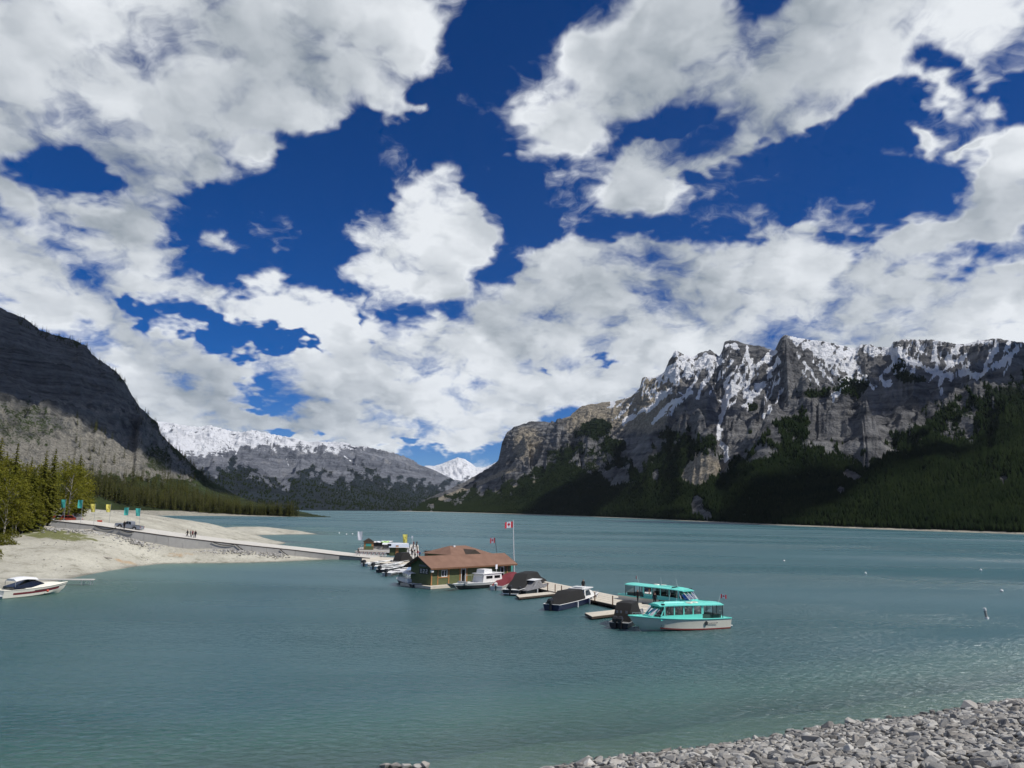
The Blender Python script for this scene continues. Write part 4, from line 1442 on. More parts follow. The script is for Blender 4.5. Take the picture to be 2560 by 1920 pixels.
b.slab([(L * .5, .9, .3), (L * .46, -.9, .3), (L * .54, -.9, .95), (L * .56, .9, .95)], .06)
b.build('bow_ramp', M['alu'], r)
b = MB()
for sg in (1, -1):
    b.tube([(L * .06, sg * 1.1, 1.0), (L * .06, sg * 1.1, 1.9), (L * .2, sg * 1.1, 1.9), (L * .2, sg * 1.1, 1.0)], .03, 5)
b.cyl((L * .06, 1.1, 1.9), (L * .06, -1.1, 1.9), .03, .03, 5)
b.build('deck_frame', M['alu'], r)
MB().ball((-L * .30, 1.42, .42), .26, 10).build('red_fender', M['orange'], r)
b = MB()
b.cyl((-L * .3, .2, 2.1), (-L * .3, .2, 3.2), .03, .03, 5)
st = b.build('mast', M['white'], r)
MB().box((-L * .3, .2, 3.05), (.45, .06, .7)).build('pennant', M['flag_white'], st)

# boat under a red cover
r, L, sec = open_boat('covered_boat', 'boat under a dark red cover beside the work boat', 'motorboat', (1240, 1476, 0), (1296, 1450, 0), 2.1, .6, .8, 'white', cowl='white')
tent(r, -L * .44, L * .4, -L * .12, L * .28, 1.0, .5, .6, 1.75, M['canvas_red'], 'cover')
# big black covered boat
r, L, sec = open_boat('covered_boat', 'large boat under a tall black cover with its stern platform toward open water', 'motorboat', (1276, 1489, 0), (1352, 1462, 0), 2.6, .8, 1.0, 'dark_hull', deckm='white', motor_s=1.2)
tent(r, -L * .40, L * .46, -L * .26, L * .22, 1.25, 1.0, .78, 2.6, M['canvas_black'], 'cover')
MB().box((-L * .5, 0, .25), (.7, 2.2, .1)).build('swim_platform', M['white'], r)
# small grey canopy boat
r, L, sec = open_boat('canopy_boat', 'small boat with grey topped clear canopy beside the long finger dock', 'motorboat', (1300, 1487, 0), (1372, 1471, 0), 2.1, .6, .8, 'dark_hull', deckm='canvas_grey')
tent(r, -L * .42, L * .18, -L * .2, L * .05, 1.0, .8, .6, 1.75, M['canvas_grey'])
MB().box((-L * .08, 0, 1.82), (L * .30, 1.7, .05)).build('canopy_top', M['canvas_white'], r)
b = MB()
for sg in (1, -1):
    b.tube([(-L * .3, sg * 1.04, .65), (-L * .1, sg * .93, 1.75), (L * .08, sg * 1.04, .65)], .03, 5)
    b.tube([(-L * .02, sg * 1.04, .65), (-L * .18, sg * .93, 1.7)], .03, 5)
b.build('canopy_frame', M['metal'], r)
fenders(r, sec, (3, 5), -1)

# cabin cruiser by the beach
r, L, sec = open_boat('cabin_cruiser', 'cream cabin cruiser with dark red side stripe and white soft top by the beach', 'motorboat', (-8, 1496, 0), (166, 1480, 0), 2.7, .95, 1.35, 'cream', deckm='cream', motor=False)
band_part(r, sec, M['canvas_red'], 'side_stripe', .34, .60, .015, 1, 10)
band_part(r, sec, M['dark_hull'], 'rub_stripe', .62, .70, .018, 4, 12)
b = MB()
b.loft([[(-L * .20, 1.15, 1.0), (-L * .20, .9, 1.35), (-L * .20, -.9, 1.35), (-L * .20, -1.15, 1.0)], [(L * .02, 1.1, 1.05), (L * .02, .85, 1.6), (L * .02, -.85, 1.6), (L * .02, -1.1, 1.05)],
        [(L * .30, .7, 1.15), (L * .30, .45, 1.5), (L * .30, -.45, 1.5), (L * .30, -.7, 1.15)], [(L * .42, .3, 1.25), (L * .42, .15, 1.33), (L * .42, -.15, 1.33), (L * .42, -.3, 1.25)]], False, True, True)
b.build('cabin_top', M['cream'], r, True)
b = MB()
b.loft([[(-L * .36, 1.12, 1.05), (-L * .36, 1.05, 1.30), (-L * .36, -1.05, 1.30), (-L * .36, -1.12, 1.05)], [(-L * .12, 1.12, 1.1), (-L * .16, 1.0, 1.75), (-L * .16, -1.0, 1.75), (-L * .12, -1.12, 1.1)], [(L * .08, .95, 1.5), (-L * .06, .8, 2.0), (-L * .06, -.8, 2.0), (L * .08, -.95, 1.5)]], False, True, True)
b.build('windscreen', M['dark_glass'], r)
b = MB()
b.loft([[(-L * .34 + L * .32 * f, 1.05, 1.85 + .30 * math.sin(math.pi * (.15 + .7 * f))), (-L * .34 + L * .32 * f, .6, 2.1 + .3 * math.sin(math.pi * (.15 + .7 * f))), (-L * .34 + L * .32 * f, -.6, 2.1 + .3 * math.sin(math.pi * (.15 + .7 * f))), (-L * .34 + L * .32 * f, -1.05, 1.85 + .3 * math.sin(math.pi * (.15 + .7 * f)))] for f in np.linspace(0, 1, 7)], False, True, True)
b.build('soft_top', M['canvas_white'], r, True)
for sg in (1, -1):
    MB().cyl((-L * .34, sg * 1.05, 1.0), (-L * .34, sg * 1.0, 2.0), .03, .03, 5).build('top_strut', M['metal'], r)
MB().box((-L * .53, 0, .35), (.6, 2.2, .1)).build('swim_platform', M['white'], r)
MB().ball((L * .1, -1.42, .55), .17, 8).build('fender', M['orange'], r)
# jetty behind it
j = thing('jetty', 'narrow pale jetty on thin legs beyond the cruiser bow', 'jetty', tuple(at(150, 1462, .0)), 0.18)
b = MB()
b.box((0, 0, .75), (9, 1.2, .12))
b.build('deck', M['concrete_pale'], j)
for x in (-3.5, 0, 3, 4.2):
    for y in (-.5, .5):
        MB().cyl((x, y, -3), (x, y, .72), .05, .05, 6).build('leg', M['metal'], j)

# ------------------------------------------------------------------ docks
def lerp(a, b_, f):
    return tuple(a[i] + (b_[i] - a[i]) * f for i in range(len(a)))


def quad_dock(name, label, corners, z, th=.28, boards=0, floats=5, group=None, deckm='wood_dock', cat='dock'):
    """floating dock from four ground corners (near-left, near-right, far-right, far-left); boards run lengthwise"""
    C = np.array([c[:2] for c in corners])
    o0 = C.mean(0)
    r = thing(name, label, cat, (o0[0], o0[1], 0), 0, group)
    P = [(*(c - o0), z) for c in C]
    b = MB()
    b.slab([(p[0], p[1], z - th) for p in P], th - .06)
    b.build('frame', M['wood_dark'], r)
    if boards:
        for k in range(boards):
            f0, f1 = (k + .04) / boards, (k + .96) / boards
            b = MB()
            b.slab([(*lerp(P[0], P[3], f0)[:2], z - .055), (*lerp(P[1], P[2], f0)[:2], z - .055), (*lerp(P[1], P[2], f1)[:2], z - .055), (*lerp(P[0], P[3], f1)[:2], z - .055)], .055)
            b.build('deck_board', M[deckm], r)
    else:
        b = MB()
        b.slab([(p[0], p[1], z - .055) for p in P], .055)
        b.build('deck', M[deckm], r)
    for k in range(floats):
        f = (k + .5) / floats
        a, c_ = lerp(P[0], P[1], f), lerp(P[3], P[2], f)
        mid = lerp(a, c_, .5)
        w = .23 / floats
        a0, a1, c0, c1 = lerp(P[0], P[1], f - w), lerp(P[0], P[1], f + w), lerp(P[3], P[2], f - w), lerp(P[3], P[2], f + w)
        a0, c0 = lerp(a0, c0, .05), lerp(a0, c0, .95)
        a1, c1 = lerp(a1, c1, .05), lerp(a1, c1, .95)
        MB().slab([(q_[0], q_[1], -.2) for q_ in (a0, a1, c1, c0)], z - th + .195).build('float', M['float'], r)
    return r, P, o0


DZ_ = .55
dn0, dn1 = at(1338, 1469, DZ_), at(1600, 1526, DZ_)
df0, df1 = at(1330, 1446, DZ_), at(1606, 1502, DZ_)
r, P, o0 = quad_dock('main_dock', 'long beige boardwalk dock with dark posts running from the boathouse to the tour boats', [dn0, dn1, df1, df0], DZ_, boards=5, floats=8)
for px in (1349, 1376, 1398, 1416, 1450, 1483, 1502, 1543):
    f = (px - 1338) / 262.
    p = lerp(P[0], P[1], f)
    MB().box((p[0], p[1], DZ_ + .5), (.13, .13, 1.15)).build('post', M['wood_brown'], r)
q = at(1590, 1533, DZ_)
quad_dock('end_dock', 'tan plank platform at the near end of the long dock', [at(1580, 1536, DZ_), at(1612, 1540, DZ_), at(1632, 1512, DZ_), at(1597, 1509, DZ_)], DZ_ - .01, floats=2, boards=4)
quad_dock('finger_dock', 'weathered finger dock beside the grey canopy boat', [at(1298, 1493, .42), at(1402, 1482, .42), at(1398, 1477, .42), at(1290, 1487, .42)], .42, boards=3, floats=5, group='finger docks')
quad_dock('finger_dock', 'weathered finger dock between the navy boat and the near tour boat', [at(1480, 1541, .42), at(1572, 1530, .42), at(1566, 1521, .42), at(1462, 1532, .42)], .42, boards=3, floats=4, group='finger docks')

# ------------------------------------------------------------------ boathouse
FL = at(1077, 1463, .5)
FRp = at(1277, 1411, 2.95)
ang = math.atan2(FRp[1] - FL[1], FRp[0] - FL[0])
HL = float(np.hypot(*(FRp - FL)[:2]))
HD = 4.7
bh = thing('boathouse', 'long olive green boathouse with brown shingle roof and cedar trim on a floating platform', 'boathouse', (FL[0], FL[1], 0), ang)
b = MB()
b.box((HL / 2, HD / 2, .25), (HL + 2.2, HD + 2.4, .4))
b.build('platform', M['wood_dock'], bh)
b = MB()
b.box((HL / 2, HD / 2, .0), (HL + 1.6, HD + 1.8, .3))
b.build('platform_float', M['float'], bh)
WZ0, WZ1 = .45, 3.3
wx0, wx1, dx0, dx1 = 2.1, 3.3, 6.3, 7.35
b = MB()
b.box((wx0 / 2, .06, (WZ0 + WZ1) / 2), (wx0, .12, WZ1 - WZ0))
b.box(((wx0 + wx1) / 2, .06, WZ0 + .6), (wx1 - wx0, .12, 1.2))
b.box(((wx0 + wx1) / 2, .06, WZ1 - .15), (wx1 - wx0, .12, .3))
b.box(((wx1 + dx0) / 2, .06, (WZ0 + WZ1) / 2), (dx0 - wx1, .12, WZ1 - WZ0))
b.box(((dx0 + dx1) / 2, .06, WZ1 - .15), (dx1 - dx0, .12, .3))
b.box(((dx1 + HL - 2.6) / 2, .06, (WZ0 + WZ1) / 2), (HL - 2.6 - dx1, .12, WZ1 - WZ0))
b.box((HL - .85, .06, (WZ0 + WZ1) / 2), (1.7, .12, WZ1 - WZ0))
b.box((HL - 2.15, .06, WZ1 - .15), (.9, .12, .3))
b.build('front_wall', M['siding_green'], bh)
RIDGE = 4.55
for nm, x in (('gable_wall', 0.0), ('gable_wall', HL)):
    b = MB()
    b.prism([(0, WZ0), (HD, WZ0), (HD, WZ1), (HD / 2, RIDGE - .1), (0, WZ1)], 'x', x - .06, x + .06)
    b.build(nm, M['siding_green'], bh)
MB().box((HL / 2, HD - .06, (WZ0 + WZ1) / 2), (HL, .12, WZ1 - WZ0)).build('back_wall', M['siding_green'], bh)
OV = .75
for sg in (0, 1):
    y0, z0 = (-OV, WZ1 - OV * (RIDGE - WZ1) / (HD / 2)) if sg == 0 else (HD + OV, WZ1 - OV * (RIDGE - WZ1) / (HD / 2))
    b = MB()
    b.slab([(-.8, y0, z0 + .06), (HL + .8, y0, z0 + .06), (HL + .8, HD / 2, RIDGE + .06), (-.8, HD / 2, RIDGE + .06)], .12 if sg == 0 else -.12)
    rf = b.build('roof_slope', M['shingle'], bh)
    b = MB()
    b.box((HL / 2, y0 + (-.03 if sg == 0 else .03), z0 + .04), (HL + 1.6, .06, .22))
    b.build('fascia', M['wood_brown'], rf)
for sx_ in (-.83, HL + .83):
    for s2 in (0, 1):
        ya = -OV if s2 == 0 else HD + OV
        za = WZ1 - OV * (RIDGE - WZ1) / (HD / 2)
        MB().slab([(sx_ - .03, ya, za - .08), (sx_ - .03, HD / 2, RIDGE - .08), (sx_ - .03, HD / 2, RIDGE + .2), (sx_ - .03, ya, za + .2)], .06).build('barge_board', M['wood_dark'], bh)
w = MB()
for x in (wx0 + .05, (wx0 + wx1) / 2, wx1 - .05):
    w.box((x, .02, WZ0 + 1.7), (.09, .16, 1.02))
for z in (WZ0 + 1.22, WZ0 + 2.18):
    w.box(((wx0 + wx1) / 2, .02, z), (wx1 - wx0, .155, .09))
wn = w.build('window', M['white'], bh)
for xa in (wx0 + .31, wx1 - .31):
    MB().box((xa, .07, WZ0 + 1.7), (.5, .03, .95)).build('pane', M['dark_glass'], wn)
b = MB()
for x in (dx0 + .05, dx1 - .05):
    b.box((x, -.005, WZ0 + 1.1), (.1, .16, 2.2))
b.box(((dx0 + dx1) / 2, -.005, WZ0 + 2.2), (dx1 - dx0, .155, .1))
b.build('door_frame', M['canvas_white'], bh)
MB().box(((dx0 + dx1) / 2, .35, WZ0 + 1.1), (dx1 - dx0 - .2, .05, 2.1)).build('doorway_shade', M['black'], bh)  # black sheet standing in for the shade inside the open door
b = MB()
for x in (HL - 2.55, HL - 1.75):
    b.box((x, -.005, WZ0 + 1.1), (.09, .16, 2.2))
b.box((HL - 2.15, -.005, WZ0 + 2.2), (.85, .155, .09))
b.build('door_frame', M['canvas_white'], bh)
MB().box((HL - 2.15, .3, WZ0 + 1.1), (.7, .05, 2.1)).build('doorway_shade', M['black'], bh)  # same black sheet for the shaded inside of the second door
for x, wd in ((.06, .22), (1.35, .16), (wx1 + .35, .2), (dx0 - .22, .18), (dx1 + .22, .22), (HL - .9, .18)):
    MB().box((x, -.03, (WZ0 + WZ1) / 2), (wd, .07, WZ1 - WZ0 - .02)).build('trim_post', M['wood_orange'], bh)
MB().box(((1.35 + wx1 + .35) / 2, -.035, WZ0 + 1.1), (wx1 - .9, .065, .14)).build('window_ledge', M['wood_orange'], bh)
b = MB()
b.box((-.12, 1.55, 2.5), (.07, 2.1, .85))
sgn = b.build('signboard', M['black'], bh)
GLYPH = [[(0, 0, .34, .1), (0, .5, .34, .1), (0, .25, .3, .1), (.0, .25, .1, .6)], [(0, .5, .36, .1), (0, .25, .36, .1), (0, 0, .36, .1), (.13, .38, .1, .3), (-.13, .12, .1, .3)], [(0, .5, .34, .1), (0, .25, .34, .1), (0, 0, .34, .1), (.13, .38, .1, .3), (-.13, .12, .1, .3)]]
for k, g in enumerate(GLYPH):
    b = MB()
    for (gx_, gz_, w_, h_) in g:
        b.box((-.165, 2.2 - k * .65 - gx_, 2.25 + gz_), (.02, w_ * 1.2, h_))
    b.build('sign_character', M['letters'], sgn)
MB().box((-.13, 1.9, 3.3), (.05, 1.7, .26)).build('sign_board_upper', M['canvas_grey'], bh)
MB().box((-.3, -.5, 2.62), (.45, .3, .32)).build('lamp', M['white'], bh)
MB().box((HL - 2.2, -.25, 2.75), (.25, .3, .4)).build('lamp', M['white'], bh)

# pavilion roof behind it
ca, sa = math.cos(ang), math.sin(ang)
pvc = at(1143, 1408, .45)
pv = thing('pavilion', 'brown hipped roof pavilion standing behind the boathouse', 'building', (pvc[0], pvc[1], 0), ang)
b = MB()
b.box((0, 0, .25), (13, 9.5, .4))
b.build('platform', M['wood_dock'], pv)
b = MB()
b.box((0, 0, 1.5), (10.6, 7.4, 2.1))
b.build('walls', M['siding_green'], pv)
b = MB()
e = 2.55
b.add([(-6.3, -4.7, e), (6.3, -4.7, e), (6.3, 4.7, e), (-6.3, 4.7, e), (-2.4, 0, 4.2), (2.4, 0, 4.2)], [(0, 1, 5, 4), (1, 2, 5), (2, 3, 4, 5), (3, 0, 4), (3, 2, 1, 0)])
rf = b.build('roof', M['shingle'], pv)
MB().box((-1.6, -.5, 4.1), (.5, .4, .35)).build('roof_vent', M['canvas_white'], rf)
b = MB()
b.prism([(-2.4, 2.4), (2.4, 2.4), (0, 3.6)], 'y', -5.4, -1.0)
b.build('porch_gable', M['wood_dark'], pv)
for y in (-5.3, -3):
    MB().cyl((2.3, y, .4), (2.3, y, 2.5), .08, .08, 6).build('porch_post', M['canvas_grey'], pv)
kc = at(1080, 1404, .4)
k_ = thing('ticket_kiosk', 'small brown kiosk with flat top beside the pavilion roof', 'kiosk', (kc[0], kc[1], 0), ang)
MB().box((0, 0, 1.4), (2.6, 2.2, 2.4)).build('walls', M['wood_brown'], k_)
MB().box((0, 0, 2.68), (3.0, 2.6, .15)).build('roof', M['wood_dark'], k_)
MB().box((.4, -1.12, 1.9), (1.2, .04, .8)).build('hatch', M['siding_green'], k_)

# flagpole
fp = at(1286, 1446, .5)
pole = thing('flagpole', 'tall white flagpole flying a red and white maple leaf flag by the boathouse', 'flagpole', tuple(fp), 0)
top = (-.42, 0, 9.7)
MB().cyl((0, 0, -.2), top, .09, .06, 8).build('pole', M['white'], pole, True)
MB().ball((-.42, 0, 9.78), .1, 8).build('finial', M['metal'], pole)
canada_flag(pole, (-.46, 0, 9.6), 1.45, 1.05, (-.95, -.3))
hp = at(1284, 1444, .5)
h = thing('hoist', 'turquoise hoist post with a short arm at the boathouse corner', 'hoist', (hp[0] - .35, hp[1] - 1.0, hp[2]), 0)
MB().box((0, 0, 1.1), (.32, .32, 2.4)).build('post', M['teal'], h)
MB().box((-.45, 0, 2.3), (1.2, .34, .34)).build('arm', M['teal'], h)
q = at(1247, 1424, .5)
f2 = thing('staff_flag', 'small red and white flag on a leaning staff behind the boathouse roof', 'flag', (q[0], q[1], .5), 0)
MB().cyl((0, 0, 0), (-.9, 0, 6.1), .05, .04, 6).build('staff', M['wood_dark'], f2)
canada_flag(f2, (-.92, 0, 6.1), .9, 1.0, (-1, 0))

# ------------------------------------------------------------------ ramp (causeway) and what stands on it
rp = thing('boat_ramp', 'long pale concrete ramp with grey side wall descending the beach to the docks', 'ramp')
rx = [tuple(p) for p in ramp_pts]
b = MB()
b.loft([[(p[0], p[1], p[2]), (p[0] + 1.5, p[1] + RAMP_W, p[2]), (p[0] + 1.5, p[1] + RAMP_W, p[2] - .5), (p[0], p[1], p[2] - .5)] for p in rx], True, True, True)
b.build('roadway', M['concrete_pale'], rp)
for i, (p, q) in enumerate(zip(rx[:-1], rx[1:])):
    nseg = 3
    for k in range(nseg):
        a, c_ = lerp(p, q, k / nseg), lerp(p, q, (k + .985) / nseg)
        b = MB()
        b.slab([(a[0], a[1] - .28, a[2] - 2.3), (c_[0], c_[1] - .28, c_[2] - 2.3), (c_[0], c_[1] - .28, c_[2] - .06), (a[0], a[1] - .28, a[2] - .06)], -.26)
        b.build('wall_panel', M['concrete'], rp)
b = MB()
b.loft([[(p[0], p[1] - .35, p[2] + .03), (p[0], p[1] + .1, p[2] + .03), (p[0], p[1] + .1, p[2] - .1), (p[0], p[1] - .35, p[2] - .1)] for p in rx], True, True, True)
b.build('kerb', M['wood_dark'], rp)
for (pa, pm, pb) in [((238, 1314), (262, 1331), (290, 1319)), ((300, 1322), (315, 1334), (335, 1330)), ((530, 1354), (560, 1368), (586, 1361)), ((588, 1360), (600, 1370), (612, 1378)), ((700, 1373), (712, 1384), (724, 1391))]:
    pts = []
    for f in np.linspace(0, 1, 9):
        xx = pa[0] * (1 - f) ** 2 + 2 * pm[0] * f * (1 - f) + pb[0] * f * f
        yy = pa[1] * (1 - f) ** 2 + 2 * pm[1] * f * (1 - f) + pb[1] * f * f
        wx_ = np.interp(xx, [p[0] for p in RAMP], ramp_pts[:, 1]) - .5
        d = ray(xx, yy)
        pts.append(tuple(CAM + d * (wx_ / d[1])))
    MB().tube(pts, .09, 5).build('drape_cable', M['rubber'], rp)


def ramp_at(px, off=3.0):
    """point on the ramp deck at a photograph column, off metres behind its near edge"""
    i = np.interp(px, [p[0] for p in RAMP], np.arange(len(RAMP)))
    k = min(int(i), len(RAMP) - 2)
    f = i - k
    p = lerp(rx[k], rx[k + 1], f)
    s = off / p[1]
    return (p[0] * (1 + s), p[1] + off, p[2] + .0)


# people: one skinned figure per pose, recoloured
def body_mesh(name, pose):
    J = {'pelvis': (0, 0, .95, .15), 'chest': (0, 0, 1.28, .17), 'neck': (0, 0, 1.48, .07), 'head': (.02, 0, 1.60, .095), 'crown': (.01, 0, 1.70, .085)}
    E = [('pelvis', 'chest'), ('chest', 'neck'), ('neck', 'head'), ('head', 'crown')]
    st = {'stand': (0.0, 0.0), 'walk': (.22, -.22), 'lean': (.05, -.05), 'wave': (0.0, .1)}[pose]
    for k, sg in enumerate((1, -1)):
        f = st[k]
        J['hip%d' % k] = (0, sg * .10, .88, .10)
        J['knee%d' % k] = (f * .6 + .03, sg * .11, .50, .068)
        J['ankle%d' % k] = (f, sg * .11, .09, .045)
        J['toe%d' % k] = (f + .16, sg * .13, .035, .035)
        J['sh%d' % k] = (0, sg * .20, 1.40, .065)
        J['el%d' % k] = (-f * .5 - .02, sg * .27, 1.12, .048) if not (pose == 'wave' and k == 0) else (.12, sg * .28, 1.22, .048)
        J['wr%d' % k] = (-f + .08, sg * .26, .88, .036) if not (pose == 'wave' and k == 0) else (.30, sg * .16, 1.38, .036)
        w = J['wr%d' % k]
        J['hand%d' % k] = (w[0] + .03, w[1], w[2] - .09, .03)
        J['thumb%d' % k] = (w[0] + .06, w[1] - sg * .03, w[2] - .05, .012)
        J['finger%d' % k] = (w[0] + .05, w[1], w[2] - .16, .016)
        E += [('pelvis', 'hip%d' % k), ('hip%d' % k, 'knee%d' % k), ('knee%d' % k, 'ankle%d' % k), ('ankle%d' % k, 'toe%d' % k), ('chest', 'sh%d' % k), ('sh%d' % k, 'el%d' % k), ('el%d' % k, 'wr%d' % k), ('wr%d' % k, 'hand%d' % k), ('hand%d' % k, 'thumb%d' % k), ('hand%d' % k, 'finger%d' % k)]
    names = list(J)
    me = bpy.data.meshes.new(name)
    me.from_pydata([J[n][:3] for n in names], [(names.index(a), names.index(c_)) for a, c_ in E], [])
    o = bpy.data.objects.new(name, me)
    col.objects.link(o)
    o.modifiers.new('skin', 'SKIN')
    for i, n in enumerate(names):
        sv = me.skin_vertices[0].data[i]
        sv.radius = (J[n][3], J[n][3] * (1.25 if n in ('chest', 'pelvis') else 1))
        sv.use_root = n == 'pelvis'
    ss_ = o.modifiers.new('sub', 'SUBSURF')
    ss_.levels = ss_.render_levels = 1
    dg = bpy.context.evaluated_depsgraph_get()
    res = bpy.data.meshes.new_from_object(o.evaluated_get(dg))
    bpy.data.objects.remove(o)
    mi = []
    for p in res.polygons:
        x, y, z = p.center
        hand = abs(y) > .18 and z < .93
        if z < .09:
            mi.append(0)
        elif hand or (1.46 < z < 1.66 and not (x < -.02 and z > 1.55)):
            mi.append(3)
        elif z >= 1.55:
            mi.append(4)
        elif z < .96 and abs(y) < .19:
            mi.append(1)
        else:
            mi.append(2)
    return res, mi


SKIN = paint('skin', (0.42, 0.25, 0.18), .6)
HAIR = paint('dark_hair', (0.025, 0.018, 0.012), .6)
CLOTH = {k: paint('cloth_' + k, c, .85, wear=.12) for k, c in dict(black=(.012, .012, .014), white=(.7, .7, .7), navy=(.02, .025, .06), grey=(.16, .16, .17), red=(.35, .03, .04), blue=(.06, .12, .30), tan=(.35, .28, .2), maroon=(.12, .02, .03), pale=(.5, .45, .42)).items()}
BODY = {p: body_mesh('figure_' + p, p) for p in ('stand', 'walk', 'lean', 'wave')}


def person(label, loc, rz, pose, top, legs, group=None, s=1.0):
    src, mi = BODY[pose]
    me = src.copy()
    me.materials.clear()
    for q in (M['black'], CLOTH[legs], CLOTH[top], SKIN, HAIR):
        me.materials.append(q)
    me.polygons.foreach_set('material_index', mi)
    me.polygons.foreach_set('use_smooth', [True] * len(mi))
    o = bpy.data.objects.new('person', me)
    col.objects.link(o)
    o.location = (loc[0], loc[1], loc[2] - .005)
    o.rotation_euler = (0, 0, rz)
    o.scale = (s,) * 3
    return tag(o, label, 'person', group)


GR = 'people walking on the ramp'
for px, off, pose, rz, tp, lg, lb in [(467, 2.6, 'walk', -2.6, 'black', 'black', 'person in black walking at the left of the four on the ramp'), (475, 3.4, 'stand', .4, 'grey', 'black', 'person in dark grey, second of the four on the ramp'),
                                      (480, 2.0, 'walk', 2.8, 'maroon', 'black', 'person in dark maroon top, third of the four on the ramp'), (487, 2.4, 'stand', -1.9, 'black', 'navy', 'person in black top and navy trousers, rightmost of four on the ramp')]:
    person(lb, ramp_at(px, off), rz, pose, tp, lg, GR, 1.05)
person('person in black standing at the side of the silver pickup', ramp_at(310, .9), 1.4, 'lean', 'black', 'black', None, 1.05)
person('person in dark clothes walking on the ramp end near the white flag', ramp_at(895, 3.5), -.3, 'walk', 'black', 'grey', None, 1.1)
dpos = at(1458, 1478, DZ_)
person('person in black standing alone on the long dock above the navy boat', (dpos[0], dpos[1], DZ_), -1.2, 'stand', 'black', 'black')

# pickup truck
def wheel(parent, x, y, r_=.40, w=.26):
    o = MB().cyl((x, y - w / 2, r_), (x, y + w / 2, r_), r_, r_, 16).build('wheel', M['rubber'], parent)
    MB().cyl((x, y - w / 2 - .01, r_), (x, y + w / 2 + .01, r_), r_ * .58, r_ * .58, 12).build('rim', M['metal'], o)
    return o


def vehicle(name, label, cat, loc, rz, bodym, kind, pitch=0.0, group=None):
    r = thing(name, label, cat, loc, rz, group)
    r.rotation_euler = (0, pitch, rz)
    if kind == 'pickup':
        L, Wd, hood, bed = 5.6, 1.9, 1.12, 1.15
        lower = [(-2.8, .45), (-2.1, .45), (-2.0, .80), (-1.75, .95), (-1.4, .95), (-1.15, .80), (-1.05, .42), (1.15, .42), (1.25, .80), (1.5, .95), (1.85, .95), (2.1, .80), (2.2, .45), (2.8, .5), (2.8, .95), (2.65, 1.08), (1.05, 1.16), (-2.8, 1.14)]
        cab = [(-.75, 1.14), (.98, 1.16), (.38, 1.80), (-.55, 1.82)]
        wins = [[(.0, 1.22), (.80, 1.22), (.34, 1.72), (.0, 1.74)], [(-.66, 1.22), (-.08, 1.22), (-.08, 1.74), (-.50, 1.74)]]
        wx_ = (-1.58, 1.68)
    else:
        L, Wd = 4.5, 1.8
        lower = [(-2.2, .4), (-1.75, .4), (-1.65, .72), (-1.3, .82), (-1.0, .72), (-.9, .36), (.95, .36), (1.05, .72), (1.35, .82), (1.7, .72), (1.8, .4), (2.25, .45), (2.25, .75), (2.1, .92), (1.0, 1.0), (-2.15, 1.0)]
        cab = [(-2.0, 1.0), (.95, 1.0), (.25, 1.55), (-1.55, 1.58)]
        wins = [[(-.5, 1.05), (.75, 1.05), (.22, 1.48), (-.5, 1.5)], [(-1.75, 1.05), (-.6, 1.05), (-.6, 1.5), (-1.5, 1.5)]]
        wx_ = (-1.32, 1.38)
    MB().prism(lower, 'y', -Wd / 2, Wd / 2).build('body', bodym, r)
    MB().prism(cab, 'y', -Wd / 2 + .12, Wd / 2 - .12).build('cab', bodym, r)
    for sg in (1, -1):
        for w in wins:
            MB().prism(w, 'y', sg * (Wd / 2 - .125), sg * (Wd / 2 - .10)).build('side_window', M['dark_glass'], r)
        for x in wx_:
            wheel(r, x, sg * (Wd / 2 - .16))
        MB().box((L / 2 - .03, sg * .7, .85), (.12, .35, .18)).build('headlight', M['white'], r)
        MB().box((-L / 2 + .0, sg * .78, .95), (.06, .2, .28)).build('tail_light', M['red'], r)
    a, c_ = cab[1], cab[2]
    MB().slab([(a[0] - .02, -.7, a[1] + .06), (a[0] - .02, .7, a[1] + .06), (c_[0] + .05, .62, c_[1] - .05), (c_[0] + .05, -.62, c_[1] - .05)], .03).build('windscreen', M['dark_glass'], r)
    MB().box((L / 2 - .02, 0, .55), (.16, Wd * .96, .18)).build('bumper', M['metal'], r)
    MB().box((-L / 2 + .0, 0, .55), (.14, Wd * .96, .16)).build('bumper', M['metal'], r)
    if kind == 'pickup':
        MB().box((-1.78, 0, 1.16), (1.9, 1.55, .03)).build('bed_liner', M['black'], r)
        MB().slab([(.05, -.98, .5), (.5, -1.75, .5), (.5, -1.75, 1.2), (.05, -.98, 1.2)], .07).build('open_door', bodym, r)
    return r


tp = ramp_at(322, 3.6)
sl = (ramp_at(340)[2] - ramp_at(305)[2]) / (ramp_at(340)[0] - ramp_at(305)[0])
vehicle('pickup_truck', 'silver grey pickup truck with open door on the ramp under the teal flags', 'pickup', tp, math.pi - .05, M['grey_paint'], 'pickup', math.atan(sl))
for px, dy, mt, lb in [(140, 13, M['canvas_grey'], 'pale grey car parked above the ramp, leftmost of the row'), (160, 12.5, M['white'], 'white car parked beyond the ramp top beside the red one'), (177, 11.5, M['dark_red'], 'rust red car parked at the top of the ramp')]:
    p = ramp_at(px, dy)
    gz = float(beach_h(np.array([p[0]]), np.array([p[1]]))[0])
    vehicle('parked_car', lb, 'car', (p[0], p[1], max(gz + .15, 7.3)), .3, mt, 'car', 0, 'cars parked above the ramp')
for px, off, lb in [(131, 1.2, 'red barrier board at the top left end of the ramp'), (248, 8.0, 'red barrier board on the ramp left of the pickup')]:
    p = ramp_at(px, off)
    bb = thing('barrier', lb, 'barrier', p, 0)
    MB().box((0, 0, .75), (1.1, .06, .45)).build('board', M['orange'], bb)
    for x in (-.45, .45):
        MB().box((x, 0, .32), (.07, .3, .65)).build('leg', M['metal'], bb)
p = ramp_at(196, 8)
bx_ = thing('info_box', 'grey metal box with a dark post at the ramp edge', 'box', p, .2)
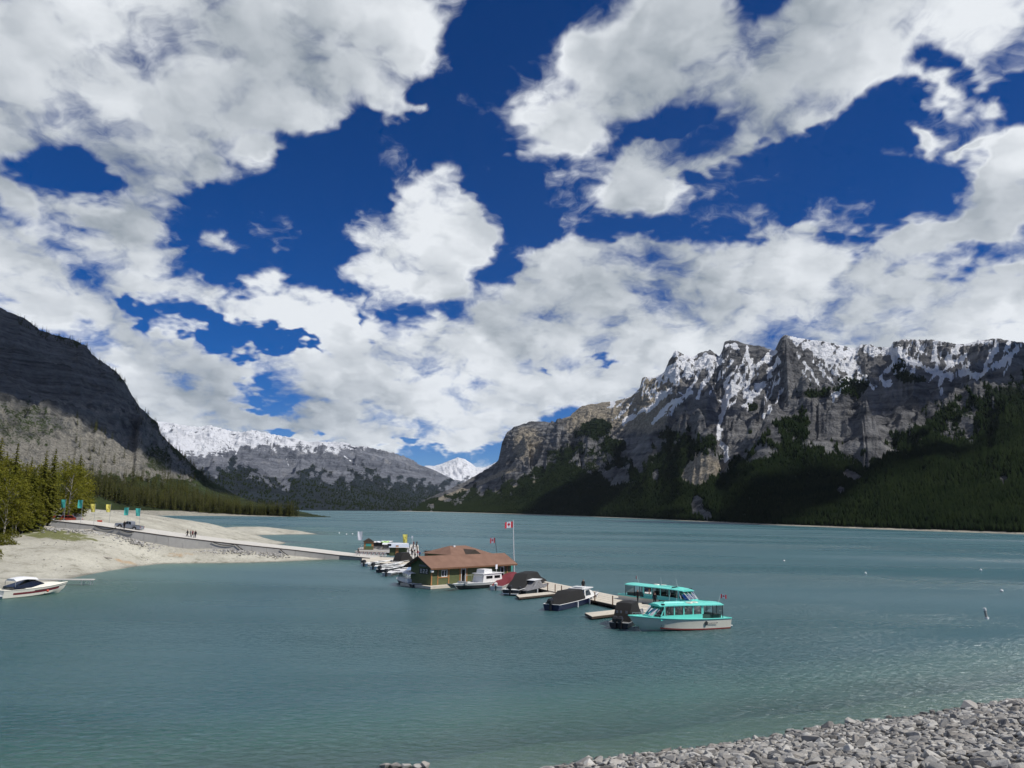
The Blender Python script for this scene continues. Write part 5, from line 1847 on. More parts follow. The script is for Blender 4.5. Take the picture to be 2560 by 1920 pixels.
MB().box((0, 0, .6), (.9, .7, 1.2)).build('cabinet', M['concrete'], bx_)
MB().cyl((-.5, 0, 0), (-.5, 0, 1.8), .08, .08, 6).build('post', M['wood_dark'], bx_)


def pole_flag(label, loc, hp_, w, hgt, mat, away, emblem=None, group=None):
    r = thing('banner_flag', label, 'flag', loc, 0, group)
    MB().cyl((0, 0, 0), (0, 0, hp_ + .1), .04, .03, 6).build('pole', M['metal'], r)
    b = MB()
    n = 8

    def P(s, q):
        wob = .12 * math.sin(s * 5 + q * 3 + loc[0]) * s
        return (away * w * s * (1 - .12 * q * s), wob, hp_ - hgt * q - .14 * s * math.sin(q * 3.1))
    b.loft([[P(i / n, j / 6) for j in range(7)] for i in range(n + 1)])
    fl_ = b.build('cloth', mat, r, True)
    if emblem:
        for off in (-.03, .03):
            e_ = MB()
            c0, pts = [], []
            for k in range(14):
                a = -.6 + k * .42
                rr_ = .10 + .020 * k
                pts.append((.5 + rr_ * math.cos(a) * .9, .5 + rr_ * math.sin(a) * .7))
            row = []
            for (s_, q_) in pts:
                x, y, z = P(s_, q_)
                x2, y2, z2 = P(s_ + .09, q_ + .05)
                row.append([(x, y + off, z), (x2, y2 + off, z2)])
            e_.loft(row)
            e_.build('emblem', emblem, fl_)
    return r


for px, ytop, off, mt, em, lb in [(159, 1249, .8, 'flag_teal', 'teal_dark', 'teal banner flag, leftmost, against the green trees'), (201, 1250, .8, 'flag_teal', 'teal_dark', 'teal banner flag beside the pale sand bank, second from the trees'),
                                  (234, 1260, .6, 'yellow', 'ochre_mark', 'yellow banner flag nearer the trees, third in the row'), (272, 1261, 9.3, 'yellow', 'ochre_mark', 'yellow banner flag nearer the pickup, fourth in the row'),
                                  (317, 1269, 8.8, 'flag_teal', 'teal_dark', 'teal banner flag above the pickup cab'), (346, 1271, 9.0, 'flag_teal', 'teal_dark', 'teal banner flag above the pickup bed, last in the row')]:
    p = ramp_at(px, off)
    d = ray(px, ytop)
    ztop = (CAM + d * (p[1] / d[1]))[2]
    pole_flag(lb, p, ztop - p[2], 1.05, 1.7, M[mt], -1, M[em], 'banner flags along the ramp')

# ------------------------------------------------------------------ rental docks beyond the boathouse
RZ = .5
quad_dock('rental_dock', 'pale dock walkway at the end of the ramp behind the rental boats', [at(905, 1404, RZ), at(1030, 1413, RZ), at(1046, 1396, RZ), at(905, 1391, RZ)], RZ, floats=6)
quad_dock('pier_dock', 'cream pier dock crowded with people leading away to the lake', [at(1018, 1398, RZ), at(1050, 1400, RZ), at(1046, 1362, RZ), at(1026, 1361, RZ)], RZ + .01, floats=6, boards=4, deckm='concrete_pale')
quad_dock('back_dock', 'grey back dock carrying the kayaks and the small hut', [at(893, 1378, RZ), at(1020, 1384, RZ), at(1022, 1366, RZ), at(900, 1368, RZ)], RZ - .01, floats=6, deckm='concrete')
# small hut
hp = at(921, 1374, RZ)
hu = thing('dock_hut', 'small cedar hut with dark gable roof on the back dock under the white flag', 'hut', (hp[0], hp[1], RZ), .25)
b = MB()
b.box((0, 0, 1.1), (2.5, 2.3, 2.2))
b.build('walls', M['wood_orange'], hu)
MB().prism([(-1.6, 2.15), (1.6, 2.15), (0, 3.1)], 'y', -1.5, 1.5).build('roof', M['wood_dark'], hu)
MB().box((-.1, -1.17, 1.35), (1.5, .05, .75)).build('serving_hatch', M['teal_dark'], hu)
MB().box((0, -1.165, .5), (2.3, .04, .9)).build('front_panel', M['siding_green'], hu)
# kayaks on a rack
rk_ = at(951, 1372, RZ)
rack = thing('kayak_rack', 'long black rack behind the hut carrying kayaks', 'rack', (rk_[0], rk_[1], RZ), .1)
MB().box((0, 0, 1.25), (4.4, .8, .9)).build('panel', M['black'], rack)
MB().box((0, 0, .4), (4.2, .6, .8)).build('base', M['concrete'], rack)


def kayak(label, loc, rz, mat, L=3.2, tilt=0.5):
    b = MB()
    secs = []
    for f in np.linspace(0, 1, 9):
        w = .38 * math.sin(math.pi * min(.97, max(.03, f))) ** .6
        x = -L / 2 + L * f
        zt = .22 + .12 * (2 * f - 1) ** 4
        secs.append([(x, w, zt), (x, w * .7, .03), (x, -w * .7, .03), (x, -w, zt), (x, -w * .4, zt + .08), (x, w * .4, zt + .08)])
    b.loft(secs, True, True, True)
    r = thing('kayak', label, 'kayak', loc, rz, 'kayaks on the back dock')
    b.build('shell', mat, r, True)
    MB().ring((0, 0, .30), .3, .04, 12, 4).build('cockpit_rim', M['black'], r)
    r.rotation_euler = (tilt, 0, rz)
    return r


for k, (mt, lb) in enumerate([('white', 'white kayak at the hut end of the black rack'), ('flag_white', 'white kayak second on the black rack, beside the lime one'), ('lime', 'lime green kayak on the black rack')]):
    kayak(lb, (rk_[0] - 1.5 + k * 1.35, rk_[1], RZ + 1.75), 1.0, M[mt])
kk = at(967, 1371, RZ)
kayak('white kayak lying on the shelter roof just beyond the black rack', (kk[0], kk[1], RZ + 1.8), .2, M['white'])
sp = at(988, 1374, RZ)
sh_ = thing('shelter', 'low shelter with long white roof on the back dock', 'shelter', (sp[0], sp[1], RZ), .1)
MB().slab([(-3.6, -1.3, 1.35), (3.6, -1.3, 1.35), (3.6, 1.3, 1.72), (-3.6, 1.3, 1.72)], .1).build('roof', M['canvas_white'], sh_)
for x in (-3.4, 0, 3.4):
    for y, z in ((-1.2, 1.3), (1.2, 1.6)):
        MB().cyl((x, y, 0), (x, y, z), .06, .06, 6).build('post', M['wood_dark'], sh_)
MB().box((0, 1.1, .8), (6.6, .06, 1.3)).build('back_screen', M['concrete'], sh_)
kp = at(995, 1389, RZ)
ks = thing('rental_kiosk', 'olive and cedar kiosk with striped blue and white awning by the crowded pier', 'kiosk', (kp[0], kp[1], RZ), .15)
MB().box((0, 0, .9), (4.2, 2.0, 1.8)).build('walls', M['siding_green'], ks)
MB().box((-.3, -1.06, 1.3), (.7, .12, 2.4)).build('cedar_panel', M['wood_orange'], ks)
for k in range(6):
    MB().slab([(-2.3, -1.5 + k * .55, 2.0 + k * .12), (2.6, -1.5 + k * .55, 2.0 + k * .12), (2.6, -.97 + k * .55, 2.115 + k * .12), (-2.3, -.97 + k * .55, 2.115 + k * .12)], .05).build('awning_stripe', M['canvas_blue'] if k % 2 else M['canvas_white'], ks)
MB().box((-2.2, 0, 2.4), (.9, .9, .8)).build('roof_unit', M['dark_hull'], ks)
# gangway with truss rails
ga, gb = at(888, 1385, 1.0), at(965, 1391, .6)
g = thing('gangway', 'pinkish gangway with triangular truss railings beside the ramp end', 'gangway', (*((ga + gb)[:2] / 2), .65), math.atan2(gb[1] - ga[1], gb[0] - ga[0]))
GL = float(np.hypot(*(gb - ga)[:2]))
MB().box((0, 0, .0), (GL, 1.5, .12)).build('walkway', M['concrete_pale'], g)
for sg in (1, -1):
    n = 8
    for k in range(n):
        x = -GL / 2 + GL * k / n
        MB().cyl((x, sg * .75, .05), (x + GL / n / 2, sg * .75, 1.05), .05, .05, 5).build('truss_bar', M['pink'] if 'pink' in M else M['canvas_white'], g)
        MB().cyl((x + GL / n / 2, sg * .75, 1.05), (x + GL / n, sg * .75, .05), .05, .05, 5).build('truss_bar', M['canvas_white'], g)
    MB().cyl((-GL / 2, sg * .75, 1.05), (GL / 2, sg * .75, 1.05), .06, .06, 6).build('top_rail', M['wood_dock'], g)
p = at(904, 1376, RZ)
pole_flag('white banner flag above the small hut', (p[0], p[1], RZ), (CAM + ray(908, 1329) * (p[1] / ray(908, 1329)[1]))[2] - RZ, 1.3, 2.3, M['flag_white'], -1)
p = at(1017, 1388, RZ)
pole_flag('yellow banner flag with ochre mark beside the crowded pier', (p[0], p[1], RZ), (CAM + ray(1017, 1336) * (p[1] / ray(1017, 1336)[1]))[2] - RZ, 1.2, 2.1, M['yellow'], -1, M['ochre_mark'])
# crowd on the pier
CR = [(1024, 1396, 'white', 'tan', 'stand'), (1030, 1393, 'black', 'navy', 'walk'), (1037, 1396, 'pale', 'black', 'stand'), (1044, 1394, 'red', 'navy', 'walk'), (1028, 1386, 'navy', 'black', 'stand'), (1036, 1384, 'white', 'black', 'wave'),
      (1043, 1382, 'tan', 'grey', 'stand'), (1032, 1377, 'grey', 'black', 'walk'), (1040, 1374, 'black', 'black', 'stand'), (1034, 1368, 'maroon', 'black', 'stand'), (1042, 1367, 'black', 'navy', 'wave'), (1049, 1397, 'blue', 'black', 'stand')]
CL = ['white top and tan trousers at the near end of the crowded pier', 'black top walking in the front row of the pier crowd', 'pale top standing in the front row of the pier crowd', 'red top walking near the front of the pier crowd', 'navy top standing in the middle left of the pier crowd',
      'white top with a raised arm in the middle of the pier crowd', 'tan top standing in the middle right of the pier crowd', 'grey top walking toward the back of the pier crowd', 'all black standing toward the back of the pier crowd', 'maroon top at the far end of the pier crowd',
      'black top with a raised arm at the far end of the pier', 'blue top at the near right corner of the pier crowd']
for (px, py, tp_, lg, ps), lb in zip(CR, CL):
    p = at(px, py, RZ + .02)
    person('person in ' + lb, (p[0], p[1], RZ + .02), random.uniform(-3, 3), ps, tp_, lg, 'people on the crowded pier', 1.08)
p = at(1030, 1362, RZ)
sg_ = thing('pier_sign', 'small white sign on a post at the far end of the crowded pier', 'sign', (p[0], p[1], RZ), 0)
MB().cyl((0, 0, 0), (0, 0, 2.2), .05, .05, 6).build('post', M['white'], sg_)
MB().box((0, -.04, 2.4), (.55, .05, .8)).build('board', M['flag_white'], sg_)
# rental motorboats
rents = [((911, 1416), (984, 1408), 'white', 'white open motorboat nearest the ramp in the rental row'), ((934, 1424), (1008, 1414), 'white', 'white open motorboat second from the ramp in the rental row'),
         ((966, 1441), (1040, 1424), 'alu', 'grey open motorboat nearest the boathouse in the rental row'), ((950, 1432), (1022, 1419), 'dark_hull', 'dark hulled open motorboat third from the ramp in the rental row')]
for (pa, pb, hm, lb) in rents:
    r, L, sec = open_boat('rental_boat', lb, 'motorboat', (*pa, 0), (*pb, 0), 1.9, .6, .8, hm, 'rental boats', 'white', motor_s=1.35, bands=[('dark_stripe', 'dark_hull', .15, .5)])
    for x in (-L * .2, L * .08):
        MB().box((x, 0, .68), (.4, 1.5, .12)).build('bench', M['canvas_grey'], r)
r, L, sec = open_boat('covered_boat', 'boat with tall black canopy at the back of the rental row', 'motorboat', (988, 1412, 0), (1032, 1406, 0), 2.0, .7, .9, 'dark_hull', None, 'white', False)
tent(r, -L * .42, L * .3, -L * .36, L * .15, .98, .8, .7, 2.4, M['canvas_black'])
r, L, sec = open_boat('covered_boat', 'white boat under a pale blue cover behind the boathouse gable', 'motorboat', (1018, 1440, 0), (1056, 1420, 0), 2.0, .6, .85, 'white', None, 'white', False)
tent(r, -L * .3, L * .35, -L * .1, L * .15, .95, .4, .62, 1.6, M['canvas_blue'], 'cover')

# people and bits aboard the tour boats
p = at(1637, 1505, 1.0)
person('person in black standing on the side deck of the far tour boat', (at(1637, 1516, .55)[0], at(1637, 1516, .55)[1], DZ_), 1.2, 'stand', 'black', 'black')
p = at(1594, 1508, .55)
person('person in black standing by the far tour boat stern', (p[0], p[1], DZ_), .4, 'lean', 'black', 'black')

# buoys
for k, (px, py, s_, lb) in enumerate([(1960, 1404, .5, 'white ball buoy on open water, farthest left of the right-hand buoys'), (2164, 1435, .45, 'white ball buoy out on the water right of the tour boats'), (2452, 1427, .5, 'white ball buoy near the right edge, farther of two'),
                                      (2504, 1480, .5, 'white ball buoy near the right edge, just beyond the pillar buoy'), (848, 1334, .6, 'white ball buoy far left of the white flag'), (866, 1337, .6, 'white ball buoy nearer the white flag, middle of three'), (881, 1336, .6, 'white ball buoy closest to the white flag')]):
    p = at(px, py, 0)
    o = thing('mooring_buoy', lb, 'buoy', tuple(p), 0, 'mooring buoys')
    MB().ball((0, 0, s_ * .35), s_ * .6, 10, .9).build('float', M['white'], o, True)
    MB().ring((0, 0, s_ * .95), .09, .025, 8, 4, 'y').build('eye', M['metal'], o)
p = at(2467, 1547, 0)
o = thing('pillar_buoy', 'tall white and grey pillar buoy floating near the right edge', 'buoy', tuple(p), 0)
o.rotation_euler = (0, math.radians(-9), 0)
MB().cyl((0, 0, -.2), (0, 0, .22), .28, .20, 10).build('base', M['white'], o)
MB().cyl((0, 0, .2), (0, 0, 1.0), .15, .15, 10).build('column', M['concrete'], o)
MB().cyl((0, 0, 1.0), (0, 0, 1.3), .19, .17, 10).build('cap', M['white'], o)

# ------------------------------------------------------------------ embankment stones
m, t, out = material('limestone_block')
co = t.new('ShaderNodeTexCoord').outputs['Object']
oi = t.new('ShaderNodeObjectInfo')
pos = t.new('ShaderNodeNewGeometry').outputs['Position']
n = t.noise(pos, 2.2, 6.0, .65)
n2 = t.noise(pos, 11.0, 5.0, .7)
isl = t.attr('tone')
tone = t.math('ADD', t.math('MULTIPLY', oi.outputs['Random'], t.attr('single')), isl)
c = t.mix(tone, (0.13, 0.125, 0.12), (0.52, 0.51, 0.48))
c = t.mix(t.range(n, .45, .7), c, (0.36, 0.33, 0.29))
c = t.mix(t.math('MULTIPLY', t.range(n2, .5, .75), .5), c, (0.12, 0.12, 0.115))
spz = t.new('ShaderNodeSeparateXYZ')
t.put(spz.inputs[0], pos)
c = t.mix(t.range(t.math('MULTIPLY_ADD', n, .25, spz.outputs[2]), .10, .34), t.vmath('SCALE', c, scale=.42), c)
principled(t, out, c, .9, 0, .25, bump(t, t.math('ADD', t.math('MULTIPLY', n, .6), t.math('MULTIPLY', n2, .4)), .9, .05))
M['stone'] = m


def stone_mesh(seed):
    r_ = np.random.default_rng(seed)
    bm = bmesh.new()
    k = 15
    d = r_.normal(size=(k, 3))
    d /= np.linalg.norm(d, axis=1, keepdims=True)
    d = np.sign(d) * np.abs(d) ** .62
    d *= r_.uniform(.78, 1.05, (k, 1)) * np.array([1.0, .72, .46]) * .62
    for p in d:
        bm.verts.new(p)
    res = bmesh.ops.convex_hull(bm, input=bm.verts)
    bmesh.ops.delete(bm, geom=[v for v in bm.verts if not v.link_faces], context='VERTS')
    bmesh.ops.bevel(bm, geom=list(bm.edges), offset=.014, segments=1, affect='EDGES', clamp_overlap=True)
    bmesh.ops.triangulate(bm, faces=bm.faces)
    me = bpy.data.meshes.new('stone')
    bm.to_mesh(me)
    bm.free()
    return me


SM = [stone_mesh(900 + i) for i in range(16)]
for me in SM:
    me.materials.append(M['stone'])
    for an, val in (('tone', 0.0), ('single', 1.0)):
        a = me.attributes.new(an, 'FLOAT', 'POINT')
        a.data.foreach_set('value', np.full(len(me.vertices), val, np.float32))
SMV = [np.array([v.co[:] for v in me.vertices]) for me in SM]
SMF = [np.array([p.vertices[:] for p in me.polygons]) for me in SM]
# dart throwing over the bank; big stones first
cands = []
occ = {}
sizes = np.sort(np.concatenate([rng.uniform(.6, 1.0, 80), rng.uniform(.34, .62, 1700), rng.uniform(.15, .36, 12000)]))[::-1]
for sz in sizes:
    for _try in range(2):
        s_, t_ = rng.uniform(-8, 62), rng.uniform(-.6, 27)
        x, y = RA[0] + s_ * RD[0] + t_ * RN[0], RA[1] + s_ * RD[1] + t_ * RN[1]
        z = float(bank_h(np.array(x), np.array(y)))
        if z < -.18:
            continue
        pu, pv = proj(x, y, z)
        if not (-20 < pu < 2640 and 1600 < pv < 2010) or y < 3:
            continue
        gx_, gy_ = int(x / 1.0), int(y / 1.0)
        ok = True
        for ax in (-1, 0, 1):
            for ay in (-1, 0, 1):
                for (ox, oy, os) in occ.get((gx_ + ax, gy_ + ay), ()):
                    if (ox - x) ** 2 + (oy - y) ** 2 < (.33 * (os + sz)) ** 2:
                        ok = False
        if ok:
            occ.setdefault((gx_, gy_), []).append((x, y, sz))
            cands.append((x, y, z, sz, pu, pv))
            break
cands.append((*at(2432, 1772, .35)[:2], .25, 1.25, 2432, 1765))
for _px in (965, 990, 1015, 1045, 1060):
    cands.append((*at(_px, 1916, .05)[:2], .02, .55, _px, 1916))


def prio(c_):
    inside = 0 <= c_[4] <= 2560 and c_[5] <= 1925
    return (c_[3] / math.hypot(c_[0], c_[1])) if inside else 0


cands.sort(key=prio, reverse=True)
bankc = tag(bank, None)
rest_v, rest_f, rest_t, nv0 = [], [], [], 0
for i, (x, y, z, sz, pu, pv) in enumerate(cands):
    k = int(rng.integers(16))
    tilt = Euler((math.radians(rng.normal(0, 14)) , math.radians(rng.normal(0, 14)), rng.uniform(0, 6.28)))
    Mx = Matrix.Rotation(-math.atan(SLOPE), 4, Vector((RD[0], RD[1], 0))) @ tilt.to_matrix().to_4x4()
    if sz > 1.2:
        Mx = Matrix.Rotation(.5, 4, 'Z')
        k = 3
    if i < 298:
        o = bpy.data.objects.new('rock', SM[k])
        col.objects.link(o)
        o.matrix_world = Matrix.Translation((x, y, z + sz * .08)) @ Mx @ Matrix.Diagonal((sz, sz, sz * (1.5 if sz > 1.2 else 1), 1))
        o.parent = bank
    else:
        R3 = np.array(Mx.to_3x3())
        V = (SMV[k] * sz) @ R3.T + np.array([x, y, z + sz * .08])
        rest_v.append(V)
        rest_f.append(SMF[k] + nv0)
        rest_t.append(np.full(len(V), rng.uniform(0, 1)))
        nv0 += len(V)
V = np.concatenate(rest_v)
o = mesh_np('rock', V, np.concatenate(rest_f), M['stone'], False, {'tone': np.concatenate(rest_t), 'single': np.zeros(len(V))}, bank)
o.name = 'loose_rocks'
o['kind'] = 'stuff'

# ------------------------------------------------------------------ trees
def leaf_material(name, c0, c1, attr_tone=False, trans=.25):
    m, t, out = material(name)
    oi = t.new('ShaderNodeObjectInfo')
    pos = t.new('ShaderNodeNewGeometry').outputs['Position']
    n = t.noise(pos, .9, 3.0, .6)
    tone = t.attr('tone') if attr_tone else oi.outputs['Random']
    f = t.math('MULTIPLY_ADD', tone, .6, t.math('MULTIPLY', n, .5), clamp=True)
    c = t.mix(f, c0, c1)
    d = t.new('ShaderNodeBsdfDiffuse')
    t.put(d.inputs[0], c)
    tl = t.new('ShaderNodeBsdfTranslucent')
    t.put(tl.inputs[0], c)
    mx = t.new('ShaderNodeMixShader')
    mx.inputs[0].default_value = trans
    t.l.new(d.outputs[0], mx.inputs[1])
    t.l.new(tl.outputs[0], mx.inputs[2])
    t.l.new(mx.outputs[0], out.inputs[0])
    return m


M['needle'] = leaf_material('conifer_needles', (0.032, 0.042, 0.013), (0.09, 0.092, 0.028))
M['needle_near'] = leaf_material('pine_needles', (0.075, 0.085, 0.014), (0.18, 0.175, 0.035), trans=.4)
M['leaf'] = leaf_material('spring_leaves', (0.14, 0.15, 0.02), (0.25, 0.235, 0.04), trans=.4)
M['forest_far'] = leaf_material('far_conifers', (0.004, 0.0095, 0.004), (0.016, 0.024, 0.009), True, .05)
M['bark'] = paint('bark', (0.10, 0.075, 0.055), .9, wear=.3, scale=2)
M['pale_bark'] = paint('pale_bark', (0.34, 0.31, 0.26), .9, wear=.3, scale=2)


def conifer(seed, nwh, nbr, spread, sub):
    """unit-height conifer: crown mesh and trunk mesh"""
    r_ = np.random.default_rng(seed)
    V, Fc = [], []
    for i in range(nwh):
        f = .12 + .87 * (i / (nwh - 1)) ** .95
        rad = spread * (1 - f) ** .8 * r_.uniform(.75, 1.1) + .012
        a0 = r_.uniform(0, 6.28)
        for j in range(nbr):
            if r_.random() < .12:
                continue
            a = a0 + 6.283 * j / nbr + r_.normal(0, .25)
            L = rad * r_.uniform(.6, 1.15)
            dr = r_.uniform(.15, .5) * L
            dx, dy = math.cos(a), math.sin(a)
            for k in range(sub):
                u0, u1 = k / sub, (k + 1.25) / sub
                w = L * .30 * (1 - .6 * u0) * r_.uniform(.7, 1.3)
                sk = r_.normal(0, .25)
                tip = (dx * L * u1 - dy * sk * w, dy * L * u1 + dx * sk * w, f - dr * u1 + .01 * r_.normal())
                p1 = (dx * L * u0 - dy * w, dy * L * u0 + dx * w, f - dr * u0 - .35 * w)
                p2 = (dx * L * u0 + dy * w, dy * L * u0 - dx * w, f - dr * u0 - .35 * w)
                o_ = len(V)
                pm = (dx * L * u0, dy * L * u0, f - dr * u0 + .25 * w)
                V.extend([tip, p1, pm, p2])
                Fc.extend([(o_, o_ + 1, o_ + 2), (o_, o_ + 2, o_ + 3)])
    return np.array(V), np.array(Fc)


def tri_mesh(name, V, Fc, mat):
    me = bpy.data.meshes.new(name)
    me.from_pydata([tuple(p) for p in V], [], [tuple(int(q) for q in f) for f in Fc])
    me.materials.append(mat)
    return me


TRUNK = MB().cyl((0, 0, -.03), (0, 0, .5), .016, .010, 6).cyl((0, 0, .5), (0, 0, .98), .010, .002, 6, False).mesh('trunk', M['bark'])
NEAR = [tri_mesh('crown', *conifer(50 + i, 34, 7, .20 + .03 * (i % 3), 4), M['needle_near']) for i in range(4)]
MID = [tri_mesh('crown', *conifer(70 + i, 15, 6, .15 + .025 * (i % 3), 2), M['needle']) for i in range(6)]


def broadleaf(seed):
    r_ = np.random.default_rng(seed)
    b = MB()
    b.cyl((0, 0, -.03), (.01, 0, .42), .012, .008, 6)
    b.cyl((.01, 0, .42), (.0, .01, .9), .008, .002, 6)
    cl = []
    for i in range(16):
        z = r_.uniform(.24, .92)
        a = r_.uniform(0, 6.28)
        rr_ = .20 * math.sin(math.pi * min(.95, (z - .05))) ** .6 * r_.uniform(.4, 1.0)
        p = (math.cos(a) * rr_, math.sin(a) * rr_, z + .05)
        b.cyl((0, 0, z - .10), p, .005, .002, 4, False)
        cl.append(p)
    cl.append((0, 0, .95))
    V, Fc = [], []
    for p in cl:
        for k in range(120):
            q = np.array(p) + r_.normal(0, 1, 3) * np.array([.055, .055, .050])
            s_ = r_.uniform(.011, .02)
            d1, d2 = r_.normal(size=3), r_.normal(size=3)
            d1 /= np.linalg.norm(d1)
            d2 /= np.linalg.norm(d2)
            o_ = len(V)
            V.extend([q - d1 * s_, q + d2 * s_, q + d1 * s_ * 1.3])
            Fc.append((o_, o_ + 1, o_ + 2))
    return b.mesh('trunk', M['pale_bark']), tri_mesh('crown', np.array(V), np.array(Fc), M['leaf'])


BROAD = [broadleaf(30 + i) for i in range(4)]


def tree(name, label, loc, h, crown, trunk, group, wid=1.0):
    r = thing(name, label, 'tree', loc, random.uniform(0, 6.28), group)
    r.scale = (h * wid, h * wid, h)
    for nm, me in (('trunk', trunk), ('crown', crown)):
        o = bpy.data.objects.new(nm, me)
        col.objects.link(o)
        o.parent = r
    return r


# trees at the left above the beach: x, base y, top y, metres beyond the beach point, kind
SIDE = [(-25, 1338, 1090, 'c'), (18, 1335, 1105, 'c'), (48, 1335, 1150, 'c'), (72, 1325, 1190, 'b'), (95, 1322, 1122, 'c'), (118, 1318, 1118, 'c'), (140, 1312, 1165, 'b'), (160, 1305, 1132, 'c'), (178, 1300, 1195, 'b'),
        (190, 1300, 1225, 'b'), (30, 1340, 1205, 'b'), (8, 1345, 1180, 'b'), (55, 1335, 1225, 'b'), (112, 1315, 1215, 'b'), (150, 1305, 1215, 'b'), (-10, 1345, 1240, 'b'), (82, 1325, 1240, 'b'), (130, 1308, 1240, 'b'),
        (70, 1330, 1165, 'c'), (-45, 1340, 1120, 'c'), (38, 1340, 1245, 'b'), (170, 1302, 1240, 'b'), (98, 1322, 1255, 'b'), (10, 1340, 1255, 'b'), (132, 1310, 1175, 'c'), (60, 1320, 1140, 'c'), (-5, 1325, 1125, 'c')]
SIDE += [(5, 1330, 1150, 'b'), (25, 1330, 1170, 'b'), (45, 1328, 1185, 'b'), (88, 1318, 1160, 'b'), (105, 1316, 1180, 'b'), (125, 1312, 1150, 'b'), (148, 1306, 1180, 'b'), (165, 1303, 1170, 'b'), (183, 1300, 1210, 'b'), (-20, 1338, 1160, 'b')]
SIDE.sort(key=lambda s_: (s_[3], s_[0]))
cnt = {'c': 0, 'b': 0}
tot = {k: sum(1 for s_ in SIDE if s_[3] == k) for k in 'cb'}
ORD = ['first', 'second', 'third', 'fourth', 'fifth', 'sixth', 'seventh', 'eighth', 'ninth', 'tenth', 'eleventh', 'twelfth', 'thirteenth', 'fourteenth', 'fifteenth', 'sixteenth', 'seventeenth', 'eighteenth', 'nineteenth', 'twentieth', 'twenty-first', 'twenty-second', 'twenty-third', 'twenty-fourth', 'twenty-fifth', 'twenty-sixth', 'twenty-seventh', 'twenty-eighth']
for (px, py, ty, kd) in SIDE:
    # stand the tree on the bank: march along the pixel ray to the ground
    d = ray(px, py)
    best = None
    for dist in np.arange(120, 260, 1.0):
        p = CAM + d * (dist / math.hypot(d[0], d[1]))
        if p[2] < float(beach_h(np.array([p[0]]), np.array([p[1]]))[0]):
            best = p
            break
    p = best if best is not None else CAM + d * (175 / math.hypot(d[0], d[1]))
    if px > 120:
        p = p + np.array([-2.0, 8.0, 0.0])
        p[2] = float(beach_h(np.array([p[0]]), np.array([p[1]]))[0])
    dt_ = ray(px, ty)
    ztop = (CAM + dt_ * (p[1] / dt_[1]))[2]
    i = cnt[kd]
    cnt[kd] += 1
    if kd == 'c':
        tree('pine_tree', 'tall yellow green pine behind the beach, %s pine counted from the picture edge' % ORD[i], (p[0], p[1], p[2] - .2), ztop - p[2], NEAR[i % 4], TRUNK, 'trees above the beach', .95)
    else:
        tr_, cr_ = BROAD[i % 4]
        tree('aspen_tree', 'bright spring green aspen behind the beach, %s aspen counted from the picture edge' % ORD[i], (p[0], p[1], p[2] - .2), ztop - p[2], cr_, tr_, 'trees above the beach', 1.2)

# shrubs under them
def shrub_mesh(seed):
    r_ = np.random.default_rng(seed)
    V, Fc = [], []
    for k in range(420):
        a, rr_ = r_.uniform(0, 6.28), math.sqrt(r_.uniform(0, 1))
        q = np.array([math.cos(a) * rr_, math.sin(a) * rr_, r_.uniform(0, 1) * (1.05 - rr_ ** 2 * .8)])
        d1, d2 = r_.normal(size=3) * .07, r_.normal(size=3) * .07
        o_ = len(V)
        V.extend([q - d1, q + d2, q + d1])
        Fc.append((o_, o_ + 1, o_ + 2))
    return tri_mesh('foliage', np.array(V), np.array(Fc), M['leaf'] if seed % 3 else M['needle_near'])


SHR = [shrub_mesh(5 + i) for i in range(4)]
sidx = 0
sh_v, sh_f, nv0 = [], [], 0
for i in range(46):
    px = random.uniform(-30, 150)
    pxy = at(px, 1344 - px * .24 + random.uniform(-12, 4), 5.3)
    z = float(beach_h(np.array([pxy[0]]), np.array([pxy[1]]))[0])
    me = SHR[i % 4]
    V = np.array([v.co[:] for v in me.vertices]) * np.array([1.9, 1.5, random.uniform(1.2, 2.4)]) + np.array([pxy[0], pxy[1], z - .1])
    sh_v.append(V)
    sh_f.append(np.array([p.vertices[:] for p in me.polygons]) + nv0)
    nv0 += len(V)
o = mesh_np('undergrowth', np.concatenate(sh_v), np.concatenate(sh_f), M['needle_near'])
tag(o, 'low green shrubs growing under the trees above the beach', 'undergrowth', kind='stuff')

# conifers on the far shore at the left: the front rows one by one, the rest as a mass
def ground_l(px, tq_):
    """point on the left-hand mountain at a photograph column and a fraction of the way up"""
    i = np.clip(np.interp(pxaz(px), ml['A'], np.arange(ml['nu'])), 0, ml['nu'] - 1)
    i = int(round(i))
    j = int(np.argmin(np.abs(ml['t'][i] - tq_)))
    return ml['x'][i, j], ml['y'][i, j], ml['h'][i, j]


rf_ = np.random.default_rng(99)
fv, ff, ft, nv0 = [], [], [], 0
front = []
for k in range(250):
    px = 170 + (745 - 170) * (k + rf_.uniform(0, 1)) / 250
    front.append((px, (.088 if px < 600 else .13) + .05 * rf_.random() * (1 if px < 600 else .5)))
for k, (px, tq_) in enumerate(front):
    x, y, z = ground_l(px, tq_)
    h_ = rf_.uniform(15, 25) * (1.0 if px < 560 else .72)
    tree('spruce_tree', 'slender dark conifer in the front row of the wood on the left far shore', (x, y, z - .3), h_, MID[k % 6], TRUNK, 'conifers along the left far shore', rf_.uniform(.75, 1.0))
MV = [(np.array([v.co[:] for v in me.vertices]), np.array([p.vertices[:] for p in me.polygons])) for me in MID]


def cone_tree(h_, w, k=5):
    a = np.arange(k) * 2 * math.pi / k
    V = [(0, 0, h_)] + [(math.cos(q) * w, math.sin(q) * w, h_ * .12) for q in a]
    return np.array(V), np.array([(0, 1 + i, 1 + (i + 1) % k) for i in range(k)])


